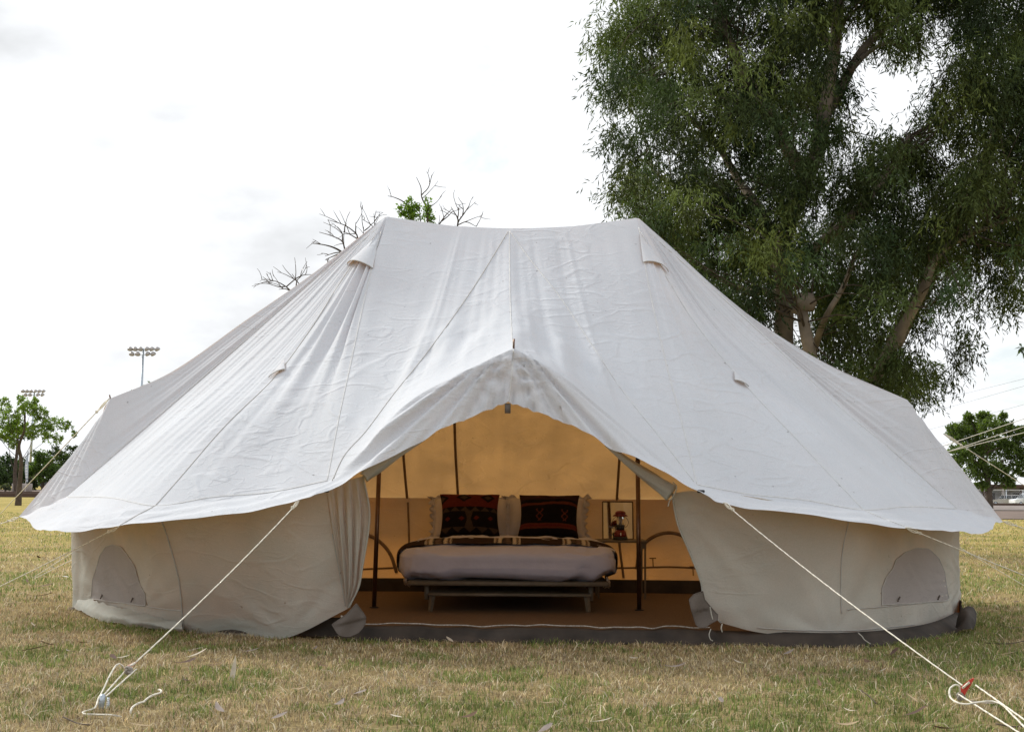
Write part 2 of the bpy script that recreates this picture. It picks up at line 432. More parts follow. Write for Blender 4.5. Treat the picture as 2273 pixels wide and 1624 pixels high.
# ------------------------------------------------------------------ bell tent : roof
PL = P(862, 483, 11.0); PR = P(1410, 486, 11.0)
def ridge(k):
    p = PL * (1 - k) + PR * k
    p = p.copy(); p[2] -= 0.085 * 4 * k * (1 - k)
    return p
def rib(top, C, E, mids=None, sag=0.06):
    C = np.array(C, float); E = np.array(E, float)
    d = C - top; d[2] = 0; d /= np.linalg.norm(d) + 1e-9
    T0 = top + d * 0.035
    if mids is None:
        ts = [0, 0.07, 0.3, 0.55, 0.8, 1.0]
        pts = [T0 * (1 - t) + C * t - np.array([0, 0, sag * 4 * t * (1 - t)]) for t in ts]
    else:
        k_ = 0.07 / 0.3
        pts = [T0, T0 * (1 - k_) + mids[0] * k_] + list(mids) + [C]
    return pts + [E]
PX = 0.0
def m3(a, b, c): return [np.array(a), np.array(b), np.array(c)]
ribs = []; names = []
def add(nm, *a, **k): ribs.append(rib(*a, **k)); names.append(nm)
add('L0', PL, P(245, 884, 11.2), P(196, 966, 11.24), m3(P(700, 604, 11.05), P(545, 712, 11.1), P(375, 829, 11.15)))
add('L1', PL, P(146, 1103, 11.0), P(42, 1148, 11.15), sag=0.02)
add('A', PL, P(345, 1122, 9.05), P(264, 1168, 8.8), m3(P(722, 692, 10.4), P(612, 835, 9.95), P(470, 985, 9.45)))
add('G', PL, P(620, 1090, 8.85), P(664, 1112, 8.5), sag=0.07)
add('B', PL, P(727, 1066, 8.75), P(721, 1087, 8.56), m3(P(810, 660, 10.3), P(778, 810, 9.7), P(752, 930, 9.2)))
add('Da', ridge(0.22), P(800, 1003, 8.72), P(799, 1052, 8.56), sag=0.10)
add('Db', ridge(0.32), P(905, 895, 8.72), P(880, 1008, 8.58), sag=0.15)
add('Dc', ridge(0.42), P(1030, 825, 8.74), P(1000, 944, 8.64), sag=0.19)
add('D0', ridge(0.5), P(1140, 773, 8.75), P(1128, 892, 8.69), sag=0.20)
add('Dd', ridge(0.58), P(1236, 827, 8.74), P(1250, 936, 8.66), sag=0.19)
add('De', ridge(0.68), P(1330, 903, 8.72), P(1360, 993, 8.60), sag=0.15)
add('Df', ridge(0.78), P(1438, 995, 8.72), P(1445, 1035, 8.56), sag=0.10)
add('B2', PR, P(1546, 1074, 8.75), P(1553, 1092, 8.56), m3(P(1445, 660, 10.3), P(1482, 820, 9.7), P(1515, 945, 9.2)))
add('G2', PR, P(1650, 1098, 8.85), P(1606, 1115, 8.5), sag=0.07)
add('A2', PR, P(1915, 1131, 9.05), P(2010, 1170, 8.8), m3(P(1535, 706, 10.4), P(1640, 838, 9.95), P(1775, 982, 9.45)))
add('R1', PR, P(2125, 1129, 11.0), P(2227, 1157, 11.15), sag=0.02)
add('R0', PR, P(2014, 887, 11.2), P(2068, 960, 11.24), m3(P(1555, 612, 11.05), P(1705, 727, 11.1), P(1860, 818, 11.15)))
zb = 0.86
add('r1', PR, (3.35, 12.4, zb), (3.6, 12.5, 0.76), sag=0.03)
add('a2', PR, (2.25, 13.0, zb), (2.4, 13.3, 0.76), sag=0.06)
add('b2', PR, (0.985, 13.2, zb), (1.0, 13.5, 0.80), sag=0.06)
add('bc', ridge(0.5), (0.0, 13.2, zb), (0, 13.5, 0.80), sag=0.05)
add('bm', ridge(0.25), (-0.49, 13.2, zb), (-0.5, 13.5, 0.80), sag=0.05)
add('b1', PL, (-0.965, 13.2, zb), (-1.0, 13.5, 0.80), sag=0.06)
add('a1', PL, (-2.25, 13.0, zb), (-2.4, 13.3, 0.76), sag=0.06)
add('l1', PL, (-3.35, 12.4, zb), (-3.6, 12.5, 0.76), sag=0.03)
ribs.append(ribs[0]); names.append('L0b')
RB = np.array(ribs)                       # (nr, 7, 3)
VK = np.array([0, 0.07, 0.3, 0.55, 0.8, 1.0, 1.35])
VN = 96
vv = np.r_[np.linspace(0, 1, VN - 16), 1 + 0.35 * np.linspace(0, 1, 17)[1:]]
RBV = np.array([hermite(VK, r, vv, crease=(5,)) for r in RB])     # (nr, nv, 3)
chord = np.r_[0, np.cumsum(np.maximum(np.linalg.norm(np.diff(RB[:, 5, :], axis=0), axis=1), 0.2))]
NU = 760
seamidx = {n: i for i, n in enumerate(names)}
uu = np.unique(np.r_[np.linspace(0, chord[-1], NU), chord])
cre = [seamidx[n] for n in ('L0', 'L1', 'D0', 'R1', 'R0')]
S = hermite(chord, RBV, uu, crease=cre)   # (nu, nv, 3)
S_soft = hermite(chord, RBV, uu, crease=[c for c in cre if names[c] != 'D0'])
wv = np.clip((vv - 0.60) / 0.35, 0, 1); wv = (wv * wv * (3 - 2 * wv))[None, :, None]
S = S_soft * (1 - wv) + S * wv
S_peak = hermite(chord, RBV, uu, crease=[c for c in cre if names[c] != 'D0'] + [seamidx[n_] for n_ in ('B', 'B2', 'b1', 'b2')])
wt = np.clip((0.45 - vv) / 0.35, 0, 1)[None, :, None]
S = S * (1 - wt) + S_peak * wt
# valance edge scallop, sag between guy points
def surf_normals(S):
    du = np.gradient(S, axis=0); dv = np.gradient(S, axis=1)
    n = np.cross(du, dv); n /= np.linalg.norm(n, axis=2)[..., None] + 1e-12
    c = S - np.array([0, 11.0, 0.9]); s = np.sign((n * c).sum(2)); s[s == 0] = 1
    return n * s[..., None]
Nn = surf_normals(S)
front = (uu < chord[seamidx['R0']])
def bump1(x, freqs, seed):
    q = np.random.default_rng(seed); o = 0
    for f in freqs: o = o + np.sin(2 * np.pi * f * x + q.uniform(0, 6.28)) * q.uniform(0.6, 1)
    return o / len(freqs)
U = uu[:, None]; V_ = vv[None, :]
env = np.clip(V_ / 0.12, 0, 1) * np.clip((1.02 - V_) / 0.25, 0.12, 1)
mod = 0.35 + 0.65 * vnoise(np.broadcast_to(U, S.shape[:2]), np.broadcast_to(V_ * 1.5, S.shape[:2]), 0.7, 3)
fold = bump1(U + 0.06 * V_, [1.6, 2.3, 3.7], 1) * 0.020 + bump1(U - 0.05 * V_, [5.1, 7.3, 9.2], 2) * 0.011
disp = fold * env * mod * 0.62
def zone(a, b, soft=0.25):
    x0, x1 = chord[seamidx[a]], chord[seamidx[b]]
    return np.clip((U - x0) / soft, 0, 1) * np.clip((x1 - U) / soft, 0, 1)
# deep folds falling from the left vent, streaks on the right slope
disp += zone('A', 'B', 0.3) * np.sin(2 * np.pi * (U - chord[seamidx['A']]) / 0.34) * 0.026 * np.clip(V_ / 0.15, 0, 1) * np.clip((0.75 - V_) / 0.35, 0, 1)
disp += zone('A2', 'R0', 0.3) * bump1(U, [4.3, 6.1, 8.7], 5) * 0.014 * env
disp += zone('L0', 'A', 0.3) * bump1(U, [5.3, 7.7], 6) * 0.006 * env
# soft vertical puckers above the doorway
dm = zone('B', 'B2', 0.5)
disp += dm * np.sin(2 * np.pi * (U - chord[seamidx['D0']]) / 0.36 + 0.5 * np.sin(V_ * 9)) * 0.012 * np.exp(-((V_ - 0.66) / 0.16) ** 2)
disp += dm * (fnoise(np.broadcast_to(U, S.shape[:2]), np.broadcast_to(V_ * 2.6, S.shape[:2]), 0.30, 21) - 0.5) * 0.035 * np.exp(-((V_ - 0.62) / 0.2) ** 2)
# canopy face and valance: drag folds
val = np.clip((V_ - 1.0) / 0.05, 0, 1)
cf = zone('B', 'B2', 0.2)
spx, spy = None, None
_d = S - CAM; _w = _d @ fw; spx = CX + FPX * (_d @ rt) / _w; spy = CY - FPX * (_d @ up) / _w
fan = np.arctan2(spy - 745, np.abs(spx - 1138) + 1)
disp += val * cf * (np.sin(fan * 34 + 1.5 * np.sin(fan * 9)) * 0.019 + np.sin(fan * 71 + (spx > 1138) * 1.0) * 0.012 + (fnoise(np.broadcast_to(U, S.shape[:2]), np.broadcast_to(V_ * 3, S.shape[:2]), 0.16, 8) - 0.5) * 0.007)
fac = np.clip(zone('L0', 'L1', 0.15) + zone('R1', 'R0', 0.15), 0, 1)
disp += val * (1 - cf) * (1 - fac) * (np.sin(2 * np.pi * (U * 1.3 + V_ * 6.0)) * 0.007 + bump1(U, [2.1, 3.3, 4.9], 9) * 0.006)
disp += val * fac * np.sin(2 * np.pi * V_ * 14 + 3 * U) * 0.006
disp[:, :1] = 0
S = S + Nn * disp[..., None]
nv = len(vv)
tent = thing('bell_tent', 'large cream canvas bell tent with two peaks and an open doorway', 'tent', (0, 11.0, 0))
iu = {n: int(np.argmin(abs(uu - chord[i]))) for n, i in seamidx.items()}
panels = [('L0', 'L1'), ('L1', 'A'), ('A', 'B'), ('B', 'D0'), ('D0', 'B2'), ('B2', 'A2'), ('A2', 'R1'), ('R1', 'R0'),
          ('R0', 'r1'), ('r1', 'a2'), ('a2', 'b2'), ('b2', 'bm'), ('bm', 'b1'), ('b1', 'a1'), ('a1', 'l1'), ('l1', 'L0b')]
roof = None
for a, b in panels:
    sub = S[iu[a]:iu[b] + 1]
    V = sub.reshape(-1, 3)
    o = make('roof_panel', V, gridfaces(sub.shape[0], nv), M['roof'], tent)
fi = iu['R0'] + 1
roof_bvh = bvh_of(S[:fi].reshape(-1, 3), gridfaces(fi, nv))
back_bvh = bvh_of(S[iu['R0']:].reshape(-1, 3), gridfaces(S.shape[0] - iu['R0'], nv))

def strip(bv, pxs, n=40, w=0.006, off=0.003, curve=True):
    pts = []
    pp = spline(np.array(pxs, float), n) if curve and len(pxs) > 2 else np.array([np.array(pxs[0]) * (1 - t) + np.array(pxs[-1]) * t for t in np.linspace(0, 1, n)])
    for x, y in pp:
        h = hit(bv, x, y, off)
        if h is not None: pts.append(h)
    return tube(pts, w, 5)
seams = [
    [(835, 520), (770, 605), (690, 730), (612, 835), (500, 945), (400, 1060), (345, 1122)],
    [(345, 1122), (300, 1146), (266, 1166)],
    [(840, 505), (677, 639), (500, 794), (323, 948), (148, 1101)],
    [(845, 515), (810, 660), (778, 810), (752, 930), (727, 1064)],
    [(1128, 514), (1050, 640), (950, 780), (870, 880), (810, 960), (765, 1010), (738, 1066)],
    [(1131, 514), (1132, 640), (1134, 700), (1138, 770)],
    [(1132, 514), (1180, 580), (1240, 655), (1310, 760), (1380, 865), (1460, 965), (1540, 1068)],
    [(1418, 505), (1445, 660), (1482, 820), (1515, 945), (1546, 1072)],
    [(1422, 515), (1535, 706), (1640, 838), (1775, 982), (1915, 1130)],
    [(1915, 1131), (1960, 1150), (2008, 1168)],
    [(1440, 515), (1646, 700), (1878, 916), (1978, 998), (2124, 1128)],
    [(148, 1103), (243, 1104), (345, 1122), (470, 1103), (600, 1092), (727, 1066)],
    [(1546, 1075), (1660, 1096), (1790, 1110), (1915, 1131), (2020, 1124), (2124, 1129)],
    [(1140, 776), (1136, 830), (1129, 888)],
]
for k_, sm in enumerate(seams):
    strong = k_ in (0, 1, 4)
    v, f = strip(roof_bvh, sm, 60, 0.0036 if strong else 0.003, 0.0008)
    make('seam', v, f, M['seam' if strong else 'seam_faint'], tent)
for tp_ in (PL, PR):
    v, f = lathe([(0.050, -0.055), (0.042, -0.022), (0.028, -0.004), (0.012, 0.005), (0.0, 0.006)], tp_, 20)
    make('peak_cap', v, f, M['roof'], tent)
# seams of the rear slope, seen dark against the light from inside
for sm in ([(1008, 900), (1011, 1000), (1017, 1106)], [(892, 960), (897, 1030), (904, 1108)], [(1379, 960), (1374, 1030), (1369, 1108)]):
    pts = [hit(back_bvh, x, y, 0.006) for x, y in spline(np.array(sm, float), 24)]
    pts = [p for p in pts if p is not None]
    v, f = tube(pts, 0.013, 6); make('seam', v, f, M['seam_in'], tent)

# hooded vents
def vent(T, Lf, Rr, lift, parent=tent):
    T, Lf, Rr = map(np.array, (T, Lf, Rr)); na, nb = 13, 11
    T3, L3, R3 = (hit(roof_bvh, *t, 0.004) for t in (T, Lf, Rr))
    n3 = np.cross(L3 - T3, R3 - T3); n3 /= np.linalg.norm(n3); n3 = n3 if n3 @ (CAM - T3) > 0 else -n3
    V = []
    for i in range(na):
        a = i / (na - 1)
        for j in range(nb):
            b = j / (nb - 1)
            q = T3 * (1 - b) + (L3 * (1 - a) + R3 * a) * b
            V.append(q + n3 * (0.008 + lift * (b ** 1.2) * math.sin(math.pi * a) ** 0.7))
    o = make('vent_flap', V, gridfaces(na, nb), M['roof'], parent)
    hem = [V[i * nb + nb - 1] for i in range(na)]
    v, f = tube(hem, 0.0035, 6); make('hem', v, f, M['seam'], o)
vent((842, 520), (772, 590), (829, 598), 0.065)
vent((1418, 520), (1426, 584), (1482, 606), 0.045)
vent((632, 800), (598, 840), (634, 822), 0.014)
vent((1628, 824), (1629, 846), (1660, 860), 0.012)
# pole tips through the canvas, hanging tab and buckles
for (a, b) in (((1141, 752), (1140, 780)), ((243, 876), (247, 892))):
    d = 8.74 if a[0] > 600 else 11.2
    v, f = tube([P(a[0], a[1], d), P(b[0], b[1], d + 0.02)], 0.006, 8); make('door_pole_tip', v, f, M['pole'], tent)
v, f = box(P(1127, 906, 8.70), (0.035, 0.008, 0.06), 0.3); make('tie_tab', v, f, M['flap'], tent)
for q in ((722, 1089, 8.6), (1556, 1090, 8.6)):
    v, f = box(P(*q), (0.045, 0.012, 0.018), 0, 0.004); make('buckle', v, f, M['black'], tent)
# centre poles
for bx_, tp in ((G(830, 1356), PL), (G(1419, 1362), PR)):
    b_ = np.array([bx_[0], bx_[1], 0.03]); t_ = tp + np.array([0, 0, -0.03])
    mid = b_ * 0.62 + t_ * 0.38
    v, f = join(tube([b_, mid], 0.0175, 14), tube([mid - (t_ - b_) * 0.002, mid + (t_ - b_) * 0.004], 0.0195, 14), tube([mid, t_], 0.0160, 14))
    p = make('centre_pole', v, f, M['pole'], tent)
    v, f = lathe([(0.0, 0.0), (0.035, 0.0), (0.035, 0.006), (0.018, 0.008), (0.0, 0.008)], (b_[0], b_[1], 0.028), 16)
    make('pole_foot', v, f, M['black'], p)

# ------------------------------------------------------------------ bell tent : walls
def wallmesh(cols, ns, nt_=34, disp=None):
    """cols: list of point lists (top..bottom, any count) -> grid"""
    tt = np.linspace(0, 1, nt_)
    K = []
    for c in cols:
        c = np.array(c, float)
        if len(c) == 2:
            K.append(c[0] * (1 - tt[:, None]) + c[1] * tt[:, None])
        else: K.append(spline(c, nt_))
    K = np.array(K)
    ch = np.r_[0, np.cumsum(np.maximum(np.linalg.norm(np.diff(K[:, nt_ // 2], axis=0), axis=1), 0.05))]
    us = np.linspace(0, ch[-1], ns)
    W = hermite(ch, K, us)
    if disp is not None:
        Nw = surf_normals(W); Nw[..., 2] *= 0.3
        W = W + Nw * disp(W, us, tt)[..., None]
    return W
def pxof(W):
    d = W - CAM; w = d @ fw
    return CX + FPX * (d @ rt) / w, CY - FPX * (d @ up) / w
def foldfan(cx, cy, freq, amp, r1, seed, ph=0.0):
    def f(W, us, tt):
        x, y = pxof(W)
        a = np.arctan2(y - cy, x - cx); r = np.hypot(x - cx, y - cy)
        q = np.random.default_rng(seed)
        return amp * (np.sin(a * freq + ph) + 0.5 * np.sin(a * freq * 1.9 + 1.3)) * np.clip(r / 60, 0, 1) * np.exp(-(r / r1) ** 2)
    return f
def comb(*fs):
    return lambda W, us, tt: sum(f(W, us, tt) for f in fs)
def soft(amp, s, seed):
    def f(W, us, tt):
        return amp * (fnoise(np.broadcast_to(us[:, None], W.shape[:2]), np.broadcast_to(tt[None, :] * 0.9, W.shape[:2]), s, seed) - 0.5)
    return f
wl_cols = [
    [(-3.33, 12.4, 0.83), (-3.35, 12.2, 0.0)],
    [P(156, 1112, 11.0), (-3.42, 11.3, 0.0)],
    [P(185, 1114, 10.6), P(176, 1352, 11.1)],
    [P(225, 1117, 10.2), G(226, 1368)],
    [P(285, 1121, 9.6), G(310, 1389)],
    [P(350, 1128, 9.08), G(408, 1402)],
    [P(500, 1112, 8.92), G(530, 1409)],
    [P(640, 1096, 8.83), P(650, 1411, 9.15)],
    [P(722, 1078, 8.85), P(737, 1180, 8.95), P(757, 1290, 9.06), P(769, 1352, 9.12)],
]
def lowerfolds(x0, y0, f, amp, seed):
    return foldfan(x0, y0, f, amp, 190, seed)
WL = wallmesh(wl_cols, 150, 40, comb(soft(0.05, 0.45, 4), foldfan(640, 1412, 9, 0.007, 230, 2), foldfan(300, 1360, 14, 0.006, 110, 3),
      foldfan(800, 1050, 12, 0.008, 200, 4)))
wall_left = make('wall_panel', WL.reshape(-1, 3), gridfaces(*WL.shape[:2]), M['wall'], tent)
wl_bvh = bvh_of(WL.reshape(-1, 3), gridfaces(*WL.shape[:2]))
# bunched left door curtain
cu_cols = [
    [P(722, 1078, 8.85), P(737, 1180, 8.95), P(757, 1290, 9.06), P(769, 1352, 9.12)],
    [P(770, 1066, 8.86), P(775, 1170, 8.94), P(778, 1290, 9.03), P(772, 1350, 9.1)],
    [P(806, 1056, 8.86), P(819, 1140, 8.95), P(803, 1260, 9.02), P(797, 1300, 9.04), P(775, 1348, 9.08)],
]
def cufold(W, us, tt):
    s = (us / us[-1])[:, None]; t = tt[None, :]
    return 0.020 * np.sin(2 * np.pi * (s * 4.2 + 0.25 * t)) * (np.sin(np.pi * np.clip(t, 0, 1)) ** 0.5) * np.clip(s * 3, 0, 1) + 0.008 * np.sin(2 * np.pi * (s * 9.3 - 0.4 * t)) * np.sin(np.pi * t)
CU = wallmesh(cu_cols, 70, 40, cufold)
cur_l = make('door_curtain', CU.reshape(-1, 3), gridfaces(*CU.shape[:2]), M['wall'], tent)
v, f = tube([CU[-1, j] for j in range(40)], 0.006, 6); make('hem', v, f, M['wall'], cur_l)
# gathered upper roll over the arch, left and right
def roll(ptsA, rad, parent):
    pts = spline(ptsA, 30); T, A, B = frames(pts); n = 20; V = []
    for i in range(30):
        for j in range(n):
            a = 2 * math.pi * j / n
            r = rad[0] * (1 - i / 29) + rad[1] * (i / 29)
            r *= 1 + 0.12 * math.sin(5 * a + i * 0.22) + 0.06 * math.sin(9 * a - i * 0.15)
            V.append(pts[i] + r * (math.cos(a) * A[i] + math.sin(a) * B[i]))
    F = [(i * n + j, i * n + (j + 1) % n, (i + 1) * n + (j + 1) % n, (i + 1) * n + j) for i in range(29) for j in range(n)]
    F += [tuple(range(n - 1, -1, -1)), tuple(29 * n + j for j in range(n))]
    return make('rolled_door', V, F, M['wall'], parent)
roll([P(940, 975, 8.95), P(880, 1010, 8.9), P(835, 1038, 8.88), P(806, 1054, 8.87)], (0.010, 0.046), tent)
roll([P(1345, 985, 8.95), P(1400, 1030, 8.92), P(1455, 1068, 8.9), P(1492, 1094, 8.88)], (0.012, 0.052), tent)
wr_cols = [
    [P(1492, 1095, 8.88), P(1504, 1160, 8.92), P(1531, 1226, 8.95), P(1557, 1295, 8.97), P(1562, 1330, 8.98), P(1584, 1364, 8.99), P(1600, 1382, 9.0)],
    [P(1520, 1090, 8.87), P(1560, 1220, 8.94), P(1600, 1330, 8.97), P(1630, 1390, 8.99)],
    [P(1640, 1098, 8.84), P(1690, 1404, 8.98)],
    [P(1760, 1118, 8.9), P(1790, 1413, 9.0)],
    [P(1905, 1134, 9.06), P(1890, 1416, 9.05)],
    [P(1985, 1136, 9.6), P(1985, 1411, 9.3)],
    [P(2055, 1136, 10.3), P(2062, 1399, 9.85)],
    [P(2115, 1138, 10.95), P(2116, 1376, 10.5)],
    [P(2126, 1141, 11.3), P(2133, 1356, 11.2)],
    [(3.33, 12.4, 0.83), (3.35, 12.2, 0.0)],
]
WR = wallmesh(wr_cols, 170, 40, comb(soft(0.045, 0.45, 6), foldfan(1490, 1090, 15, 0.012, 300, 7, 0.4), foldfan(2140, 1290, 18, 0.012, 60, 8),
      foldfan(1850, 1416, 8, 0.006, 200, 9)))
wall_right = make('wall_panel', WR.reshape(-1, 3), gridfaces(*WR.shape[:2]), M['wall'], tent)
wr_bvh = bvh_of(WR.reshape(-1, 3), gridfaces(*WR.shape[:2]))
v, f = tube([WR[0, j] for j in range(40)], 0.006, 6); make('hem', v, f, M['wall'], wall_right)
wb_cols = [[(3.33, 12.4, 0.84), (3.35, 12.2, 0.0)], [(2.25, 13.0, 0.86), (2.3, 12.95, 0.0)], [(0.985, 13.2, 0.86), (1.0, 13.15, 0)],
           [(0, 13.2, 0.86), (0, 13.15, 0)], [(-0.965, 13.2, 0.86), (-1.0, 13.15, 0)], [(-2.25, 13.0, 0.86), (-2.3, 12.95, 0.0)], [(-3.33, 12.4, 0.84), (-3.35, 12.2, 0.0)]]
WB = wallmesh(wb_cols, 150, 30, soft(0.06, 0.5, 12))
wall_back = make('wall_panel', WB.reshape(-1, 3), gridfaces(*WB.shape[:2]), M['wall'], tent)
wb_bvh = bvh_of(WB.reshape(-1, 3), gridfaces(*WB.shape[:2]))
# wall seams
for bv, sm, par, w, mt in (
    (wl_bvh, [(352, 1135), (375, 1200), (398, 1290), (408, 1398)], wall_left, 0.0045, 'seam'),
    (wl_bvh, [(206, 1328), (325, 1345), (404, 1355)], wall_left, 0.003, 'seam'),
    (wl_bvh, [(724, 1090), (737, 1180), (757, 1290), (767, 1345)], wall_left, 0.0035, 'seam'),
    (wr_bvh, [(1885, 1150), (1870, 1220), (1866, 1300), (1868, 1360)], wall_right, 0.0035, 'seam'),
    (wr_bvh, [(1880, 1352), (1990, 1343), (2105, 1332)], wall_right, 0.003, 'seam'),
    (wr_bvh, [(1680, 1392), (1790, 1398), (1890, 1398), (2030, 1386)], wall_right, 0.003, 'seam'),
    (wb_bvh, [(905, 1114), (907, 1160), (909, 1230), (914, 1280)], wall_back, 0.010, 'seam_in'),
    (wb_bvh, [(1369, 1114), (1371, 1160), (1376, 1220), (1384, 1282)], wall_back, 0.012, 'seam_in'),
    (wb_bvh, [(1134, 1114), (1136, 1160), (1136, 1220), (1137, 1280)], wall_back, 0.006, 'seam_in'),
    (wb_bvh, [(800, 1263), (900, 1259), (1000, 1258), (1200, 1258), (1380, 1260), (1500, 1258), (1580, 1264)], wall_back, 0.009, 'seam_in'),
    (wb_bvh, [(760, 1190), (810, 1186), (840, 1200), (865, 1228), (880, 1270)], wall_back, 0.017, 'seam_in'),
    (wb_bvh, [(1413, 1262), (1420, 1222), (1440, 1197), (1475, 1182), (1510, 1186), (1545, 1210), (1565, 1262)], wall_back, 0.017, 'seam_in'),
):
    v, f = strip(bv, sm, 40, w, 0.004); make('seam', v, f, M[mt], par)
for q in ((1449, 1243), (1538, 1262)):
    h = hit(wb_bvh, q[0], q[1], 0.012)
    v, f = join(tube([h + np.array([-0.03, 0, 0.02]), h + np.array([0.03, 0, 0.02])], 0.005, 6), tube([h + np.array([0, 0, 0.02]), h + np.array([0.004, 0, -0.06])], 0.005, 6))
    make('toggle', v, f, M['seam_in'], wall_back)
# mesh windows
def patch(bv, outline, name, mat, parent, off=0.005, rings=9, nper=72):
    o = spline(np.array(list(outline) + [outline[0]], float), nper + 1)[:-1]
    c = o.mean(0); V = [hit(bv, c[0], c[1], off)]; F = []
    for k in range(1, rings + 1):
        for q in o:
            p = c + (q - c) * k / rings
            h = hit(bv, p[0], p[1], off + 0.0035 * math.sin((p[0] * 0.8 - p[1] * 0.45) * 0.35) * (1 - k / rings) ** 0.5)
            V.append(h if h is not None else V[-1])
    for j in range(nper): F.append((0, 1 + (j + 1) % nper, 1 + j))
    for k in range(rings - 1):
        for j in range(nper):
            F.append((1 + k * nper + j, 1 + k * nper + (j + 1) % nper, 1 + (k + 1) * nper + (j + 1) % nper, 1 + (k + 1) * nper + j))
    ob = make(name, V, F, mat, parent)
    rim = [V[1 + (rings - 1) * nper + j] for j in range(nper)]; rim.append(rim[0])
    v, f = tube(rim, 0.0035, 5, False); make('window_trim', v, f, M['seam'], ob)
    return ob
win_l = [(203, 1328), (207, 1285), (218, 1252), (222, 1235), (236, 1213), (250, 1208), (270, 1213), (285, 1232), (300, 1256), (306, 1278), (313, 1300), (323, 1318), (324, 1342), (262, 1336)]
win_r = [(1956, 1342), (1957, 1305), (1966, 1280), (1980, 1262), (1988, 1242), (2008, 1226), (2035, 1216), (2060, 1218), (2082, 1238), (2095, 1268), (2100, 1300), (2104, 1330), (2030, 1338)]
def densify(o):
    q = []
    for i in range(len(o)):
        a = np.array(o[i], float); b = np.array(o[(i + 1) % len(o)], float); q += [a, (a + b) / 2]
    return q
wl_ = patch(wl_bvh, densify(win_l), 'window', M['mesh'], wall_left)
wr_ = patch(wr_bvh, densify(win_r), 'window', M['mesh'], wall_right)
for par, bv, qs in ((wl_, wl_bvh, ((229, 1322), (297, 1330))), (wr_, wr_bvh, ((1990, 1330), (2079, 1327)))):
    for q in qs:
        h = hit(bv, q[0], q[1], 0.015)
        v, f = join(tube([h, h + np.array([0.008, -0.004, 0.018])], 0.006, 6), tube([h, h + np.array([-0.006, -0.004, -0.014])], 0.005, 6))
        make('window_tie', v, f, M['flap'], par)
# hem along the lower left wall, lying on the grass in folds
def sheet(name, rows, mat, parent, nu=30, nv_=10, noise=0.0, seed=1):
    K = np.array([spline(np.array(r, float), nu) for r in rows])       # (rows, nu, 3)
    x = np.arange(len(rows), dtype=float)
    W = hermite(x, K, np.linspace(0, len(rows) - 1, nv_)) if len(rows) > 2 else np.array([K[0] * (1 - t) + K[1] * t for t in np.linspace(0, 1, nv_)])
    W = W + (fnoise(W[..., 0], W[..., 1] + W[..., 2] * 2, 0.13, seed) - 0.5)[..., None] * np.array([0.2, -0.6, 0.8]) * noise
    return make(name, W.reshape(-1, 3), gridfaces(W.shape[0], W.shape[1]), mat, parent)
sheet('wall_skirt', [[P(176, 1318, 11.28), P(230, 1338, 10.42), P(300, 1352, 9.95), P(404, 1372, 9.60)],
                     [P(170, 1338, 11.1), P(228, 1360, 10.22), P(300, 1376, 9.73), P(404, 1392, 9.42)],
                     [P(163, 1349, 11.15), P(226, 1376, 10.25), P(300, 1390, 9.78), P(408, 1404, 9.44)]], M['wall'], tent, 50, 16, 0.05, 3)
sheet('groundsheet_tail', [[P(186, 1344, 11.2), P(160, 1346, 11.2), P(134, 1352, 11.25)], [P(186, 1358, 11.05), P(158, 1362, 11.05), P(130, 1358, 11.15)]], M['ground_sheet'], tent, 16, 6, 0.04, 5)
# groundsheet
per = [(-3.40, 11.35), (-3.02, 10.62), (-2.58, 10.0), (-2.15, 9.55), (-1.5, 9.25), (-1.0, 9.16), (0, 9.1), (0.9, 9.06), (1.3, 9.02), (1.7, 8.95), (2.08, 8.93), (2.62, 9.33), (3.08, 10.05),
       (3.46, 11.1), (3.28, 12.1), (2.26, 12.9), (1.0, 13.1), (-1.0, 13.1), (-2.26, 12.9), (-3.28, 12.1), (-3.40, 11.35)]
pp = spline(np.array([(x, y, 0) for x, y in per]), 200)
cen = np.array([0, 11.1, 0])
inn = cen + (pp - cen) * 0.985
floorV = np.vstack([[cen + [0, 0, 0.012]], inn + [0, 0, 0.012]])
floorF = [(0, 1 + j, 1 + (j + 1)) for j in range(199)]
gsheet = make('groundsheet', floorV, floorF, M['ground_sheet'], tent, smooth=False)
up_rows = []
prof = [(0.0, 0.012), (0.004, 0.06), (0.006, 0.125), (0.002, 0.135)]
W = []
for j in range(200):
    x, y, _ = pp[j]
    isfront = (y < 9.35 and -1.05 < x < 1.3)
    isright = (x >= 1.3 and y < 10.6)
    hgt = 1.0
    row = []
    nrm = (pp[j] - cen); nrm /= np.linalg.norm(nrm)
    wob = 0.010 * math.sin(x * 7) + 0.008 * math.sin(x * 19 + 1) + 0.006 * math.sin(x * 41)
    if isfront:
        f2 = 0.016 * math.sin(x * 5 + 2) * math.sin(x * 13)
        pr = [(-0.05, 0.014), (-0.01, 0.09 + 0.5 * wob), (0.03, 0.078 + 0.5 * wob), (0.035 + f2, 0.045 + f2), (0.10 + wob, 0.006)]
    elif isright:
        pr = [(-0.06, 0.014), (-0.05, 0.085), (-0.02, 0.06 + 0.4 * wob), (0.015 + 0.6 * wob, 0.03 + 0.6 * wob), (0.045 + 1.2 * wob, 0.004)]
    else:
        pr = [(-0.03, 0.014), (-0.028, 0.07), (-0.025, 0.12), (-0.02, 0.135), (-0.018, 0.136)]
    for a, z in pr: row.append(pp[j] + nrm * a + [0, 0, z])
    W.append(row)
W = np.array(W); make('upstand', W.reshape(-1, 3), gridfaces(200, 5), M['ground_sheet'], gsheet)
zp = [W[j][1] + np.array([0, -0.012, 0.012 + 0.004 * math.sin(j * 1.9)]) for j in range(200) if pp[j][1] < 9.35 and -1.0 < pp[j][0] < 1.3]
v, f = tube(spline(np.array(zp), 120), 0.004, 5); make('zip', v, f, M['zip'], gsheet)
